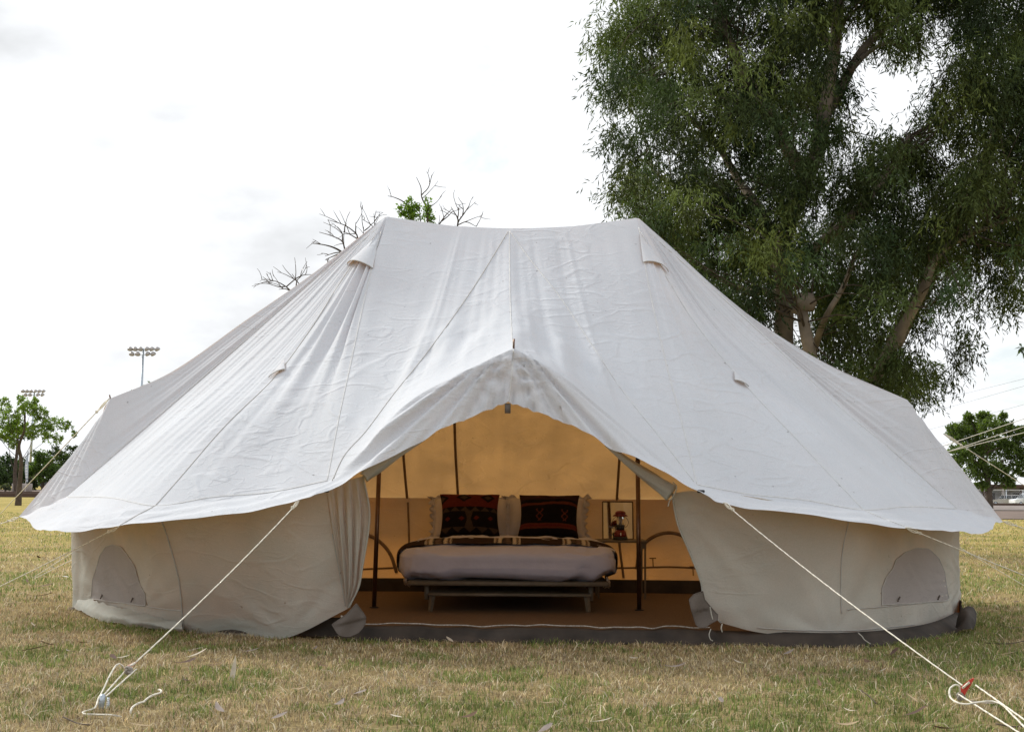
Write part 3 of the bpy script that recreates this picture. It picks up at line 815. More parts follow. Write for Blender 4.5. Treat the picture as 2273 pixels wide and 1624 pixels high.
# turned-out corner flaps of the doorway
def flap(outline, d, mat, parent=tent, name='door_flap', ph=0.0):
    o = []
    for i in range(len(outline)):
        a_ = np.array(outline[i], float); b_ = np.array(outline[(i + 1) % len(outline)], float)
        for t in (0, .25, .5, .75): o.append(a_ * (1 - t) + b_ * t)
    o = np.array(o); c = o.mean(0); V = []; F = []; rings = 8; n = len(o)
    for k in range(rings + 1):
        for q in o:
            p = c + (q - c) * k / rings
            u_ = (p[0] - c[0]); w_ = (p[1] - c[1])
            dd = d + 0.0008 * u_ + 0.018 * math.sin(u_ * 0.09 + w_ * 0.05 + ph) - 0.0009 * w_ + 0.012 * math.tanh((w_ + 0.25 * u_ + 3) * 0.3)
            V.append(P(p[0], p[1], dd))
    for k in range(rings):
        for j in range(n): F.append((k * n + j, k * n + (j + 1) % n, (k + 1) * n + (j + 1) % n, (k + 1) * n + j))
    ob = make(name, V, F, mat, parent)
    rim = V[rings * n:rings * n + n]; rim = list(rim) + [rim[0]]
    v, f = tube(rim, 0.004, 5, False); make('hem', v, f, mat, ob); return ob
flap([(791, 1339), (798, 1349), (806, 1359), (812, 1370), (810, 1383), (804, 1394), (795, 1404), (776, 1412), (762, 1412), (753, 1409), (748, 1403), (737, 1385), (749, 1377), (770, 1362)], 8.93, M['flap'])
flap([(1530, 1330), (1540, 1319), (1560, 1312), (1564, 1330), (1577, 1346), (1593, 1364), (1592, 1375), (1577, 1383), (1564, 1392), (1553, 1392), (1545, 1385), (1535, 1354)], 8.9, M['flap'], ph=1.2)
# dark folded corner at the right end
sheet('groundsheet_tail', [[P(2120, 1392, 9.85), P(2128, 1362, 9.88), P(2142, 1345, 9.92), P(2160, 1347, 9.98), P(2168, 1362, 10.02)],
                           [P(2126, 1396, 9.75), P(2140, 1372, 9.72), P(2150, 1366, 9.74), P(2160, 1374, 9.8), P(2166, 1384, 9.86)],
                           [P(2110, 1400, 9.68), P(2130, 1398, 9.66), P(2145, 1397, 9.66), P(2152, 1396, 9.7), P(2160, 1396, 9.8)]], M['ground_sheet'], tent, 24, 14, 0.03, 9)
# tie cords
cord = lambda n=30: np.tile([0.6, 0.57, 0.48], (n, 1))
def cordobj(pts, rad, parent, name='tie_cord', n=6):
    v, f = tube(spline(pts, 24), rad, n)
    return make(name, v, f, M['rope'], parent, cols=np.tile([0.40, 0.38, 0.33], (len(v), 1)))
cordobj([P(1494, 1070, 8.8), P(1502, 1080, 8.78), P(1495, 1100, 8.79), P(1486, 1112, 8.8), P(1483, 1124, 8.8)], 0.004, tent)
cordobj([P(800, 1050, 8.8), P(812, 1056, 8.79), P(817, 1066, 8.8)], 0.005, tent)
cordobj([P(1576, 1346, 8.9), P(1579, 1362, 8.9), P(1582, 1374, 8.9)], 0.004, tent)
cordobj([P(1603, 1384, 8.9), P(1601, 1393, 8.88), P(1603, 1402, 8.88)], 0.004, tent)
cordobj([P(1578, 1395, 8.86), P(1574, 1408, 8.84), P(1577, 1418, 8.83), P(1582, 1421, 8.8)], 0.003, tent)
cordobj([P(1905, 1404, 8.93), P(1913, 1411, 8.9), P(1918, 1418, 8.88), P(1932, 1428, 8.8)], 0.0035, tent)
cordobj([P(762, 1372, 9.0), P(752, 1376, 8.98), P(745, 1382, 8.97)], 0.006, tent)
cordobj([P(758, 1366, 9.0), P(762, 1374, 8.98), P(756, 1380, 8.97)], 0.006, tent)

# ------------------------------------------------------------------ inside the tent
mat_pts = spline(np.array([(-3.0, 11.3, 0), (-2.3, 9.9, 0), (-1.0, 9.35, 0), (0.9, 9.26, 0), (1.9, 9.25, 0), (2.8, 10.2, 0), (3.1, 11.3, 0), (2.2, 12.7, 0), (0, 12.95, 0), (-2.2, 12.7, 0), (-3.0, 11.3, 0)]), 90)
mv = np.vstack([[[0, 11.1, 0.026]], mat_pts + [0, 0, 0.026], mat_pts + [0, 0, 0.016]])
mf = [(0, 1 + j, 2 + j) for j in range(89)] + [(1 + j, 91 + j, 92 + j, 2 + j) for j in range(89)]
coir = tag(make('coir_mat', mv, mf, M['coir'], smooth=False), 'brown coir matting covering the floor inside the tent', 'mat')

BY0, BY1 = 10.86, 12.9
XL, XR = P(905, 1295, BY0)[0], P(1352, 1295, BY0)[0]
FZ = 0.027
bed = thing('bed_frame', 'low pale wooden bed frame on splayed legs under the duvet', 'bed', ((XL + XR) / 2, BY0 + 1, FZ))
zr = P(1128, 1295, BY0)[2]
v, f = box(((XL + XR) / 2, (BY0 + BY1) / 2, zr), (XR - XL, BY1 - BY0, 0.034), 0, 0.006); make('platform', v, f, M['wood'], bed)
def px_x(px, y, Y): return P(px, y, Y)[0]
for pxa in (947, 1312):
    x = px_x(pxa, 1310, BY0 + 0.14)
    v, f = box((x, BY0 + 0.16, zr - 0.075), (0.035, 0.05, 0.12), 0, 0.004); make('bracket', v, f, M['wood'], bed)
    v, f = box((x, BY1 - 0.3, zr - 0.075), (0.035, 0.05, 0.12), 0, 0.004); make('bracket', v, f, M['wood'], bed)
sx0, sx1 = px_x(950, 1325, BY0 + 0.04), px_x(1312, 1325, BY0 + 0.04)
v, f = box(((sx0 + sx1) / 2, (BY0 + BY1) / 2, 0.155), (sx1 - sx0, BY1 - BY0 - 0.1, 0.022), 0, 0.004); make('shelf', v, f, M['wood'], bed)
for yy in (BY0 + 0.09, BY1 - 0.15):
    for sgn, x in ((-1, sx0 + 0.03), (1, sx1 - 0.03)):
        v, f = join(tube([(x, yy, 0.145), (x + 0.015 * sgn, yy, FZ)], [0.023, 0.018], 4)); make('leg', v, f, M['wood'], bed, smooth=False)
# duvet : rounded, soft
dxl, dxr = P(876, 1250, BY0)[0], P(1375, 1250, BY0)[0]
z0, z1 = zr + 0.002, 0.552
NX, NP = 90, 90
V = []
cxm, hx = (dxl + dxr) / 2, (dxr - dxl) / 2
nth = 64; nrow = 60
hz = (z1 - z0) / 2; zc = (z0 + z1) / 2
yc, hy = (BY0 - 0.08 + BY1) / 2, (BY1 - BY0 + 0.08) / 2
def sgnpow(a, p): return np.sign(a) * np.abs(a) ** p
eta = np.linspace(-np.pi / 2, np.pi / 2, nrow); om = np.linspace(-np.pi, np.pi, 181)[:-1]
e1, e2 = 0.52, 0.22
for e in eta:
    ce, se = sgnpow(np.cos(e), e1), sgnpow(np.sin(e), e1)
    x = cxm + hx * ce * sgnpow(np.cos(om), e2); y = yc + hy * ce * sgnpow(np.sin(om), e2); z = zc + hz * se + 0 * om
    V.append(np.stack([x, y, z], 1))
DV = np.array(V)
c0 = np.array([cxm, yc, zc]); dn = DV - c0; dn = dn / np.array([hx, hy, hz]) ** 2; dn /= np.linalg.norm(dn, axis=2)[..., None]
wr = (fnoise(DV[..., 0] * 1.0 + DV[..., 2] * 1.6, DV[..., 2] * 2.2 - DV[..., 0] * 0.5 + DV[..., 1] * 0.5, 0.16, 31) - 0.5)
diag = np.sin((DV[..., 0] * 1.2 - DV[..., 2] * 1.7) * 26 + 4 * fnoise(DV[..., 0], DV[..., 2], 0.3, 33)) * np.clip((zc + 0.04 - DV[..., 2]) / 0.12, 0, 1) * np.clip((DV[..., 0] + 0.5) / 0.6, 0.2, 1)
DV = DV + dn * (0.062 * wr + 0.013 * diag)[..., None]
nf = []
for i in range(nrow - 1):
    for j in range(180): nf.append((i * 180 + j, i * 180 + (j + 1) % 180, (i + 1) * 180 + (j + 1) % 180, (i + 1) * 180 + j))
duvet = tag(make('duvet', DV.reshape(-1, 3), nf, M['linen']), 'plump pale duvet covering the bed inside the tent', 'duvet')
# striped blanket across the bed
bxp = np.linspace(-1, 1, 240)
prof = []
for s in bxp:
    a = s * (math.pi / 2 + 0.60)      # along the cross section, 0 = top centre
    x = cxm + (hx + 0.006) * float(sgnpow(np.sin(a), e1)); z = zc + (hz + 0.013) * float(sgnpow(np.cos(a), e1))
    prof.append((x, z))
prof = np.array(prof)
arc = np.r_[0, np.cumsum(np.linalg.norm(np.diff(prof, axis=0), axis=1))]; tot = arc[-1]
a2 = np.linspace(0, tot, 260); pxz = np.stack([np.interp(a2, arc, prof[:, 0]), np.interp(a2, arc, prof[:, 1])], 1)
BW0, BW1 = BY0 + 0.08, BY0 + 0.50
ny = 24; V = []; C = []
DK, BK, WH, TN = (0.035, 0.018, 0.013), (0.008, 0.007, 0.007), (0.50, 0.44, 0.36), (0.16, 0.11, 0.08)
def blanket_col(s):
    per = 0.535; q = ((s - tot / 2 + per / 2) % per) - per / 2
    a = abs(q)
    if a < 0.03: return TN if (int(s * 260) % 2) else BK
    if a < 0.042: return BK
    if a < 0.072: return WH
    if a < 0.080: return BK
    if a < 0.092: return TN
    if a < 0.102: return WH
    if a < 0.110: return BK
    return DK
for i, (x, z) in enumerate(pxz):
    for j in range(ny):
        t = j / (ny - 1); y = BW0 + (BW1 - BW0) * t + 0.008 * math.sin(i * 0.21) * (1 if j < 3 else 0)
        Yn = min(abs((y - yc) / hy), 0.98); zf = (1 - Yn ** (2 / e1)) ** (e1 / 2); xf = (1 - Yn ** 10) ** 0.1
        V.append((cxm + (x - cxm) * xf, y, zc + (z - zc) * zf + 0.004 * math.sin(i * 0.17 + j) + 0.004))
        c = blanket_col(a2[i] + 0.004 * math.sin(j * 2.1)); C.append(c)
blanket = tag(make('blanket', V, gridfaces(260, ny), M['print'], cols=np.array(C)), 'dark striped woven blanket with fringe laid across the bed', 'blanket')
fr = []
for side, idx in ((-1, 0), (1, 259)):
    parts = []
    for j in range(26):
        y = BW0 + (BW1 - BW0) * j / 25; x, z = pxz[idx]; Yn = min(abs((y - yc) / hy), 0.98); x = cxm + (x - cxm) * (1 - Yn ** 10) ** 0.1; z = zc + (z - zc) * (1 - Yn ** (2 / e1)) ** (e1 / 2)
        l_ = 0.075 * random.uniform(0.8, 1.2)
        parts.append(tube([(x, y, z), (x + 0.012 * side + random.uniform(-.01, .01), y + random.uniform(-.012, .012), z - l_ * 0.5), (x + random.uniform(-.02, .02), y + random.uniform(-.02, .02), z - l_)], [0.005, 0.006, 0.003], 5))
    v, f = join(*parts); make('fringe', v, f, M['print'], blanket, cols=np.tile([0.45, 0.38, 0.30], (len(v), 1)))

def cushion(name, label, cat, c, w, h, th, tilt, rz, mat, colf=None, frill=False, group=None, seed=1, n=46):
    gu = np.linspace(-1, 1, n); Uq, Vq = np.meshgrid(gu, gu, indexing='ij')
    body = np.clip((1 - np.abs(Uq) ** 2.6) * (1 - np.abs(Vq) ** 2.6), 0, None) ** 0.45
    pinch = 1 - 0.09 * (1 - np.abs(Vq) ** 2) * np.abs(Uq) ** 3
    pinch2 = 1 - 0.09 * (1 - np.abs(Uq) ** 2) * np.abs(Vq) ** 3
    X = Uq * pinch * w / 2; Z = Vq * pinch2 * h / 2
    nz = (fnoise(Uq + seed, Vq, 0.5, seed) - 0.5) * 0.03
    if frill:
        edge = np.maximum(np.abs(Uq), np.abs(Vq)); fr_ = np.clip((edge - 0.86) / 0.14, 0, 1)
        nz = nz + fr_ * 0.022 * np.sin(26 * (Uq + Vq) + 9 * (Uq - Vq)); X = X * (1 + 0.05 * fr_ * np.sin(21 * Vq)); Z = Z * (1 + 0.05 * fr_ * np.sin(23 * Uq))
        body = np.where(edge > 0.86, 0, np.clip((1 - np.abs(Uq / 0.86) ** 2.6) * (1 - np.abs(Vq / 0.86) ** 2.6), 0, None) ** 0.45)
    Fr = np.stack([X, -body * th / 2 + nz, Z], 2); Bk = np.stack([X, body * th / 2 + nz, Z], 2)
    V = np.vstack([Fr.reshape(-1, 3), Bk.reshape(-1, 3)])
    Rm = np.array(Matrix.Rotation(rz, 3, 'Z') @ Matrix.Rotation(tilt, 3, 'X'))
    V = V @ Rm.T + np.array(c)
    F = gridfaces(n, n); F2 = F[:, ::-1] + n * n
    bd = [i * n for i in range(n)] + [(n - 1) * n + j for j in range(1, n)] + [i * n + n - 1 for i in range(n - 2, -1, -1)] + [j for j in range(n - 2, 0, -1)]
    F3 = np.array([(bd[k], bd[(k + 1) % len(bd)], bd[(k + 1) % len(bd)] + n * n, bd[k] + n * n) for k in range(len(bd))])
    cols = None
    if colf is not None:
        cc = np.array([[colf(a, b) for b in gu] for a in gu]).reshape(-1, 3); cols = np.vstack([cc, cc])
    o = make(name, V, np.vstack([F, F2, F3]), mat, cols=cols)
    return tag(o, label, cat, group)
RD, BKc, TNc, ORc = (0.095, 0.016, 0.010), (0.007, 0.005, 0.005), (0.055, 0.036, 0.024), (0.10, 0.026, 0.013)
def kilim1(u, v):
    y = (1 - v) / 2; x = (u + 1) / 2                   # y from the top
    def dia(cx, cy, r, k=1.0): return abs(x - cx) / k + abs(y - cy) < r
    if y < 0.40:
        for cx in (0.40, 0.80, 0.02):
            if dia(cx, 0.17, 0.06, 1.1): return TNc
            if dia(cx, 0.17, 0.12, 1.1): return BKc
        return RD
    if y < 0.50:
        t = abs(((x * 6) % 1) - 0.5) * 2
        return BKc if (y - 0.40) / 0.10 < t else TNc
    if y < 0.85:
        for cx, k in ((0.12, 1), (0.36, 1), (0.60, 1), (0.84, 1)):
            if dia(cx, 0.66, 0.05): return RD
            if dia(cx, 0.66, 0.09): return BKc
        if abs(x - 0.48) < 0.03 + 0.22 * abs(y - 0.67): return TNc
        return BKc
    t = abs(((x * 5) % 1) - 0.5) * 2
    return TNc if (0.96 - y) / 0.11 > t else BKc
def kilim2(u, v):
    y = (1 - v) / 2; x = (u + 1) / 2
    w = 0.015 * math.sin(6 * x)
    if y < 0.20: return ORc if abs(abs(x - 0.45) * 0.5 - (y - 0.05)) < 0.012 and 0.3 < x < 0.6 else (0.03, 0.012, 0.011)
    if abs(y - 0.30 - w) < 0.03: return ORc
    if 0.42 < y < 0.70:
        for cx in (0.36, 0.77):
            q = abs(x - cx); k = (y - 0.56) / 0.13
            if abs(q - 0.028 - 0.02 * math.sin(k * 6)) < 0.011 and abs(k) < 1: return ORc
    if abs(y - 0.76) < 0.015 or abs(y - 0.84) < 0.018: return ORc
    if 0.76 < y < 0.84: return RD
    return BKc
cushion('pillow', 'white frilled pillow behind the red and black cushion', 'pillow', P(1045, 1150, 12.62), 0.76, 0.46, 0.22, -0.55, 0.03, M['pillow'], None, True, None, 3)
cushion('pillow', 'white frilled pillow behind the black cushion with orange stripes', 'pillow', P(1212, 1150, 12.62), 0.78, 0.46, 0.22, -0.55, -0.03, M['pillow'], None, True, None, 5)
cushion('cushion', 'square kilim cushion in red and black with diamonds', 'cushion', P(1043, 1144, 12.33), 0.52, 0.42, 0.19, -0.50, 0.05, M['print'], kilim1, seed=7, n=90)
cushion('cushion', 'square black kilim cushion with thin orange stripes', 'cushion', P(1218, 1146, 12.33), 0.525, 0.42, 0.19, -0.50, -0.08, M['print'], kilim2, seed=9, n=90)

# bedside table, mirror, lantern
TY = 12.45
tz = P(1380, 1197, TY)[2]
tx0, tx1 = P(1325, 1196, TY - 0.17)[0], P(1436, 1196, TY - 0.17)[0]
table = thing('bedside_table', 'slim pale bedside table with thin legs right of the bed', 'table', ((tx0 + tx1) / 2, TY, FZ))
v, f = box(((tx0 + tx1) / 2, TY, tz - 0.01), (tx1 - tx0, 0.36, 0.02), 0, 0.003); make('table_top', v, f, M['wood'], table)
for x in (tx0 + 0.015, tx1 - 0.015):
    for y in (TY - 0.165, TY + 0.165):
        v, f = box((x, y, (tz - 0.02 + FZ) / 2), (0.016, 0.016, tz - 0.02 - FZ)); make('leg', v, f, M['wood'], table, smooth=False)
v, f = box((tx1 - 0.03, TY - 0.16, tz - 0.045), (0.05, 0.012, 0.05)); make('brace', v, f, M['wood'], table, smooth=False)
mz0, mz1 = tz, P(1371, 1113, 12.62)[2]
mx0, mx1 = P(1338, 1150, 12.58)[0], P(1405, 1150, 12.58)[0]
mir = thing('mirror', 'small rectangular mirror in thin dark frame behind the lantern', 'mirror', ((mx0 + mx1) / 2, 12.58, tz))
yb, yt = 12.55, 12.62
def mq(x, t, dy=0.0): return np.array([x, yb + (yt - yb) * t + dy, mz0 + (mz1 - mz0) * t])
gv_ = [mq(mx0 + .004, .01), mq(mx1 - .004, .01), mq(mx1 - .004, .99), mq(mx0 + .004, .99)]; gv_ += [g_ + [0, 0.006, 0] for g_ in gv_]
make('glass', gv_, [(0, 1, 2, 3), (7, 6, 5, 4), (0, 4, 5, 1), (1, 5, 6, 2), (2, 6, 7, 3), (3, 7, 4, 0)], M['mirror'], mir, smooth=False)
fr = join(*[tube([mq(*a, dy=-0.002), mq(*b, dy=-0.002)], 0.006, 4) for a, b in (((mx0, 0), (mx1, 0)), ((mx1, 0), (mx1, 1)), ((mx1, 1), (mx0, 1)), ((mx0, 1), (mx0, 0)))])
make('frame', fr[0], fr[1], M['gold'], mir, smooth=False)
lx = P(1377, 1190, 12.36)[0]; lc = (lx, 12.36, tz)
lan = thing('lantern', 'red and black camping lantern on the bedside table', 'lantern', lc)
v, f = lathe([(0.0, 0.0), (0.062, 0.0), (0.064, 0.012), (0.058, 0.030), (0.054, 0.031)], lc, 24); make('base_foot', v, f, M['black'], lan)
v, f = lathe([(0.058, 0.030), (0.052, 0.055), (0.046, 0.075), (0.034, 0.086), (0.03, 0.087)], lc, 24); bs = make('fuel_tank', v, f, M['lantern_red'], lan)
v, f = box((lx, 12.36 - 0.0535, tz + 0.052), (0.009, 0.004, 0.028)); make('emblem', v, f, M['white'], bs, smooth=False)
v, f = lathe([(0.03, 0.085), (0.036, 0.088), (0.034, 0.105), (0.041, 0.128), (0.02, 0.130)], lc, 24); make('collar', v, f, M['black'], lan)
v, f = lathe([(0.0, 0.129), (0.030, 0.130), (0.033, 0.16), (0.030, 0.200), (0.0, 0.201)], lc, 24); make('glass_globe', v, f, M['glass'], lan)
v, f = lathe([(0.0, 0.130), (0.013, 0.130), (0.014, 0.198), (0.0, 0.199)], lc, 14); make('lamp_tube', v, f, M['pillow'], lan)
v, f = lathe([(0.0, 0.202), (0.066, 0.202), (0.067, 0.206), (0.040, 0.224), (0.050, 0.228), (0.034, 0.246), (0.020, 0.250), (0.0, 0.251)], lc, 28); make('shade', v, f, M['lantern_red'], lan)
v, f = tube([(lx + 0.07 * math.cos(a), 12.36 + 0.004, tz + 0.15 + 0.055 * math.sin(a)) for a in np.linspace(-0.9, math.pi + 0.9, 30)], 0.002, 5); make('handle', v, f, M['black'], lan)

# ------------------------------------------------------------------ guy ropes and pegs
def ropemesh(pts, rad, n=8, seg=0.02, flecks=True):
    pts = np.asarray(pts, float)
    Lg = np.linalg.norm(np.diff(pts, axis=0), axis=1).sum()
    m = int(max(8, min(Lg / seg, 220)))
    q = np.r_[0, np.cumsum(np.linalg.norm(np.diff(pts, axis=0), axis=1))]
    pp = np.stack([np.interp(np.linspace(0, q[-1], m), q, pts[:, k]) for k in range(3)], 1)
    v, f = tube(pp, rad, n)
    c = np.tile(np.array([0.74, 0.70, 0.60]), (len(v), 1))
    if flecks:
        for i in range(m):
            if i % 3 == 1:
                c[i * n + (i * 2) % n] = (0.10, 0.09, 0.09); c[i * n + (i * 2 + n // 2) % n] = (0.10, 0.09, 0.09)
    return v, f, c
def sagline(a, b, sag, n=24):
    a = np.array(a, float); b = np.array(b, float)
    return [a * (1 - t) + b * t - np.array([0, 0, sag * 4 * t * (1 - t)]) for t in np.linspace(0, 1, n)]
def knot(c, r):
    pts = [np.array(c) + r * np.array([math.cos(t) * (1 + 0.5 * math.cos(1.5 * t)), 0.6 * math.sin(1.5 * t), math.sin(t) * (1 + 0.5 * math.cos(1.5 * t))]) for t in np.linspace(0, 4 * math.pi, 40)]
    return tube(pts, r * 0.55, 6)
GRP = 'guy ropes of the tent'
def guy(label, a, b, rad=0.0034, sag=0.02, knot_t=0.05, name='guy_rope'):
    a = np.array(a, float); b = np.array(b, float)
    g = thing(name, label, 'rope', b, GRP)
    v, f, c = ropemesh(sagline(a, b, sag), rad); make('rope', v, f, M['rope'], g, cols=c)
    k = a * (1 - knot_t) + b * knot_t
    v, f = knot(k, rad * 1.7); make('knot', v, f, M['rope'], g, cols=np.tile([0.68, 0.64, 0.54], (len(v), 1)))
    lp = [a, a + (k - a) * 0.5 + np.array([0, 0, 0.012]), k]; lq = [a, a + (k - a) * 0.5 - np.array([0, 0, 0.012]), k]
    v, f = join(tube(spline(lp, 10), rad * 0.9, 6), tube(spline(lq, 10), rad * 0.9, 6)); make('loop', v, f, M['rope'], g, cols=np.tile([0.7, 0.66, 0.56], (len(v), 1)))
    return g
# left front guy, its tensioner, tails and peg
EL = ribs[seamidx['G']][6]; ER = ribs[seamidx['G2']][6]
pegL = G(231, 1571)
slL = P(288, 1481, pegL[1] + (EL[1] - pegL[1]) * 0.19)
gl = guy('white flecked guy rope from left eave down to the steel peg', EL, slL)
pegtop = P(224, 1544, pegL[1] - 0.01)
def tens(parent, c, ax, wid, mat, sx=1.0):
    """flat rounded triangular runner lying along ax, with a hole rim"""
    ax = np.array(ax, float); L_ = np.linalg.norm(ax); ax /= L_
    view = CAM - np.array(c); view /= np.linalg.norm(view)
    b = np.cross(view, ax); b /= np.linalg.norm(b); nrm = np.cross(ax, b)
    out = [(-0.5, -0.55), (-0.38, -0.75), (-0.2, -0.5), (0.5, 0.55), (0.48, 0.72), (0.2, 0.85), (-0.2, 0.75), (-0.36, 0.2)]
    o = spline(np.array([(p[0], p[1], 0) for p in out + [out[0]]]), 41)[:-1]
    V = []
    for s in (-1, 1):
        for p in o: V.append(np.array(c) + ax * p[0] * L_ + b * p[1] * wid + nrm * 0.004 * s)
    F = [tuple(range(39, -1, -1)), tuple(range(40, 80))] + [(j, (j + 1) % 40, 40 + (j + 1) % 40, 40 + j) for j in range(40)]
    t = make('tensioner', V, F, mat, parent, smooth=False)
    v, f = knot(np.array(c) - ax * 0.40 * L_ - b * 0.5 * wid + nrm * 0.012, 0.011); make('tail_knot', v, f, M['rope'], t, cols=np.tile([0.3, 0.27, 0.24], (len(v), 1)))
    h0 = np.array(c) - ax * 0.1 * L_ + b * 0.42 * wid + nrm * 0.008; h1 = np.array(c) + ax * 0.3 * L_ + b * 0.52 * wid + nrm * 0.008
    v, f, cc = ropemesh([h0, h1], 0.0055); make('threaded_rope', v, f, M['rope'], t, cols=cc)
    return t
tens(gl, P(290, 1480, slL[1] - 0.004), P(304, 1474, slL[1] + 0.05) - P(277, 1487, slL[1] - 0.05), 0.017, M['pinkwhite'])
for q0 in ((303, 1484), (280, 1486)):
    v, f, c = ropemesh([P(q0[0], q0[1], slL[1]), pegtop + np.array([0.012 if q0[0] > 300 else 0.0, 0.0, -0.01])], 0.0036); make('rope_leg', v, f, M['rope'], gl, cols=c)
tl = [P(277, 1483, slL[1]), P(268, 1473, slL[1]), P(258, 1476, slL[1] - 0.05), P(243, 1500, slL[1] - 0.15), P(228, 1532, slL[1] - 0.25), P(218, 1550, pegL[1] - 0.03), G(208, 1572, 0.02),
      G(190, 1577, 0.012), G(183, 1581, 0.012), G(190, 1584, 0.012), G(220, 1585, 0.014), G(250, 1586, 0.016), G(270, 1590, 0.008)]
v, f, c = ropemesh(spline(np.array(tl), 90), 0.0040); make('rope_tail', v, f, M['rope'], gl, cols=c)
tl = [G(290, 1589, 0.0), G(290, 1578, 0.025), G(297, 1566, 0.03), G(310, 1559, 0.03), G(318, 1557, 0.025), G(330, 1547, 0.03), G(345, 1540, 0.03), G(356, 1537, 0.035), G(358, 1532, 0.04), G(352, 1530, 0.03)]
loose = ropemesh(spline(np.array(tl), 80), 0.0046)
tag(make('rope_end', loose[0], loose[1], M['rope'], cols=loose[2]), 'loose white rope end curling in the grass beside the peg', 'rope')
peg = thing('tent_peg', 'galvanised steel angle peg holding the left guy rope', 'peg', pegL)
pb = G(222, 1574); pt = P(229, 1543, pb[1])
for k, (da, nm) in enumerate((((0.0, 0.0, 0.0), 'peg_flange'), ((0.030, 0.025, 0.0), 'peg_flange'))):
    d3 = np.array(da)
    if k == 0:
        v, f = tube([pb + [0.0, 0, -0.05], pb + (pt - pb) * 0.5, pt, pt + np.array([0.003, 0.004, 0.004])], [0.012, 0.0125, 0.013, 0.006], 10)
    else:
        v, f = tube([pb + d3 + [0, 0, -0.05], pt + d3 * 0.6 + [0, 0, -0.01]], [0.006, 0.006], 5)
    make(nm, v, f, M['galv'], peg)
v, f = join(*[lathe([(0.0, 0), (0.004, 0.0), (0.004, 0.005), (0, 0.006)], pb + np.array([0.028, -0.0075, -0.0]) + (pt - pb) * (0.1 + 0.13 * i) , 8) for i in range(6)])
make('rope_notches', v, f, M['white'], peg)
# right front guy
slR = P(2146, 1527, 6.35)
gr = guy('white flecked guy rope from right eave to the red tensioner', ER, slR)
tens(gr, P(2147, 1526, 6.34), P(2166, 1512, 6.30) - P(2128, 1540, 6.40), 0.026, M['red'])
pegR = G(2352, 1684)
for (x, y), tgt in (((2166, 1520), (2336, 1640)), ((2128, 1540), (2330, 1668))):
    v, f, c = ropemesh([P(x, y, 6.36), P(tgt[0], tgt[1], pegR[1])], 0.0036); make('rope_leg', v, f, M['rope'], gr, cols=c)
tl = [P(2131, 1537, 6.3), P(2129, 1522, 6.27), P(2120, 1519, 6.24), P(2109, 1527, 6.2), P(2108, 1543, 6.14), P(2120, 1556, 6.06), P(2145, 1562, 6.0), P(2170, 1558, 6.0), P(2200, 1555, 6.0), P(2222, 1562, 5.96), P(2240, 1578, 5.84), P(2262, 1600, 5.7), P(2300, 1640, 5.4)]
v, f, c = ropemesh(spline(np.array(tl), 110), 0.0040); make('rope_tail', v, f, M['rope'], gr, cols=c)
def simplepeg(p, label):
    v, f = tube([np.array(p) + [0, 0, -0.05], np.array(p) + [0, 0, 0.10], np.array(p) + [0.01, 0, 0.115]], [0.011, 0.011, 0.008], 8)
    return tag(make('tent_peg', v, f, M['galv']), label, 'peg', 'pegs beyond the picture edge')
simplepeg(pegR, 'steel peg of the right front guy rope')
# other guys
EA = ribs[seamidx['A']][6]; EA2 = ribs[seamidx['A2']][6]; TLp = ribs[seamidx['L1']][6]; TRp = ribs[seamidx['R1']][6]
gA = P(-230, 1430, 7.6); gA[2] = 0.02
guy('flecked guy rope crossing the left wall from the eave corner', EA, G(-95, 1345), sag=0.01)
guy('short guy rope from the leftmost eave tip', TLp, G(-300, 1262), sag=0.005)
guy('pale guy rope from the left side peak to the lawn', P(243, 884, 11.2), G(-70, 1215), rad=0.0045, sag=0.0)
guy('guy rope from the right eave over the window', EA2, G(2560, 1385), sag=0.01)
guy('short guy rope from the rightmost eave tip', TRp, G(2640, 1290), sag=0.005)
gR0 = guy('dark guy rope running down from the right side peak past the trees', P(2094, 962, 11.3), G(2500, 1222), rad=0.0038, sag=0.0)
# rear guys glimpsed beyond the left and right walls
guy('upper thin rear guy rope beside the left wall', (-3.3, 12.6, 0.72), G(73, 1282), rad=0.004, sag=0)
guy('lower thin rear guy rope beside the left wall', (-3.25, 12.55, 0.60), G(76, 1284), rad=0.004, sag=0)
rr_ = guy('thin grey rear guy rope beside the right wall', (3.42, 12.4, 0.74), G(2300, 1315), rad=0.004, sag=0)
# ropes of a neighbouring camp stretched to the right
post = thing('rope_post', 'wooden post beyond the right edge carrying stretched ropes', 'post', (8.3, 16.4, 0))
v, f = tube([(8.3, 16.4, -0.1), (8.3, 16.4, 2.9)], [0.05, 0.045], 10); make('shaft', v, f, M['darkbark'], post)
for i, ((a, b), lab) in enumerate(((((2098, 988), (2360, 900)), 'top white rope stretched up to the right'), (((2110, 1000), (2400, 905)), 'middle white rope stretched up to the right'), (((2112, 1000), (2400, 928)), 'lowest white rope stretched up to the right'))):
    p0 = P(a[0] - 160, a[1] + (a[1] - b[1]) / (b[0] - a[0]) * 160, 16.0); p1 = np.array([8.3, 16.4, 2.2 + 0.1 * (2 - i)])
    tgt = P(b[0], b[1], 16.3)
    t_ = (8.3 - p0[0]) / (tgt[0] - p0[0]); p1 = p0 + (tgt - p0) * t_
    v, f, c = ropemesh([p0, p1], 0.0040, flecks=False)
    tag(make('stretched_rope', v, f, M['rope'], cols=c), lab + ' behind the tent', 'rope', 'ropes stretched behind the tent')

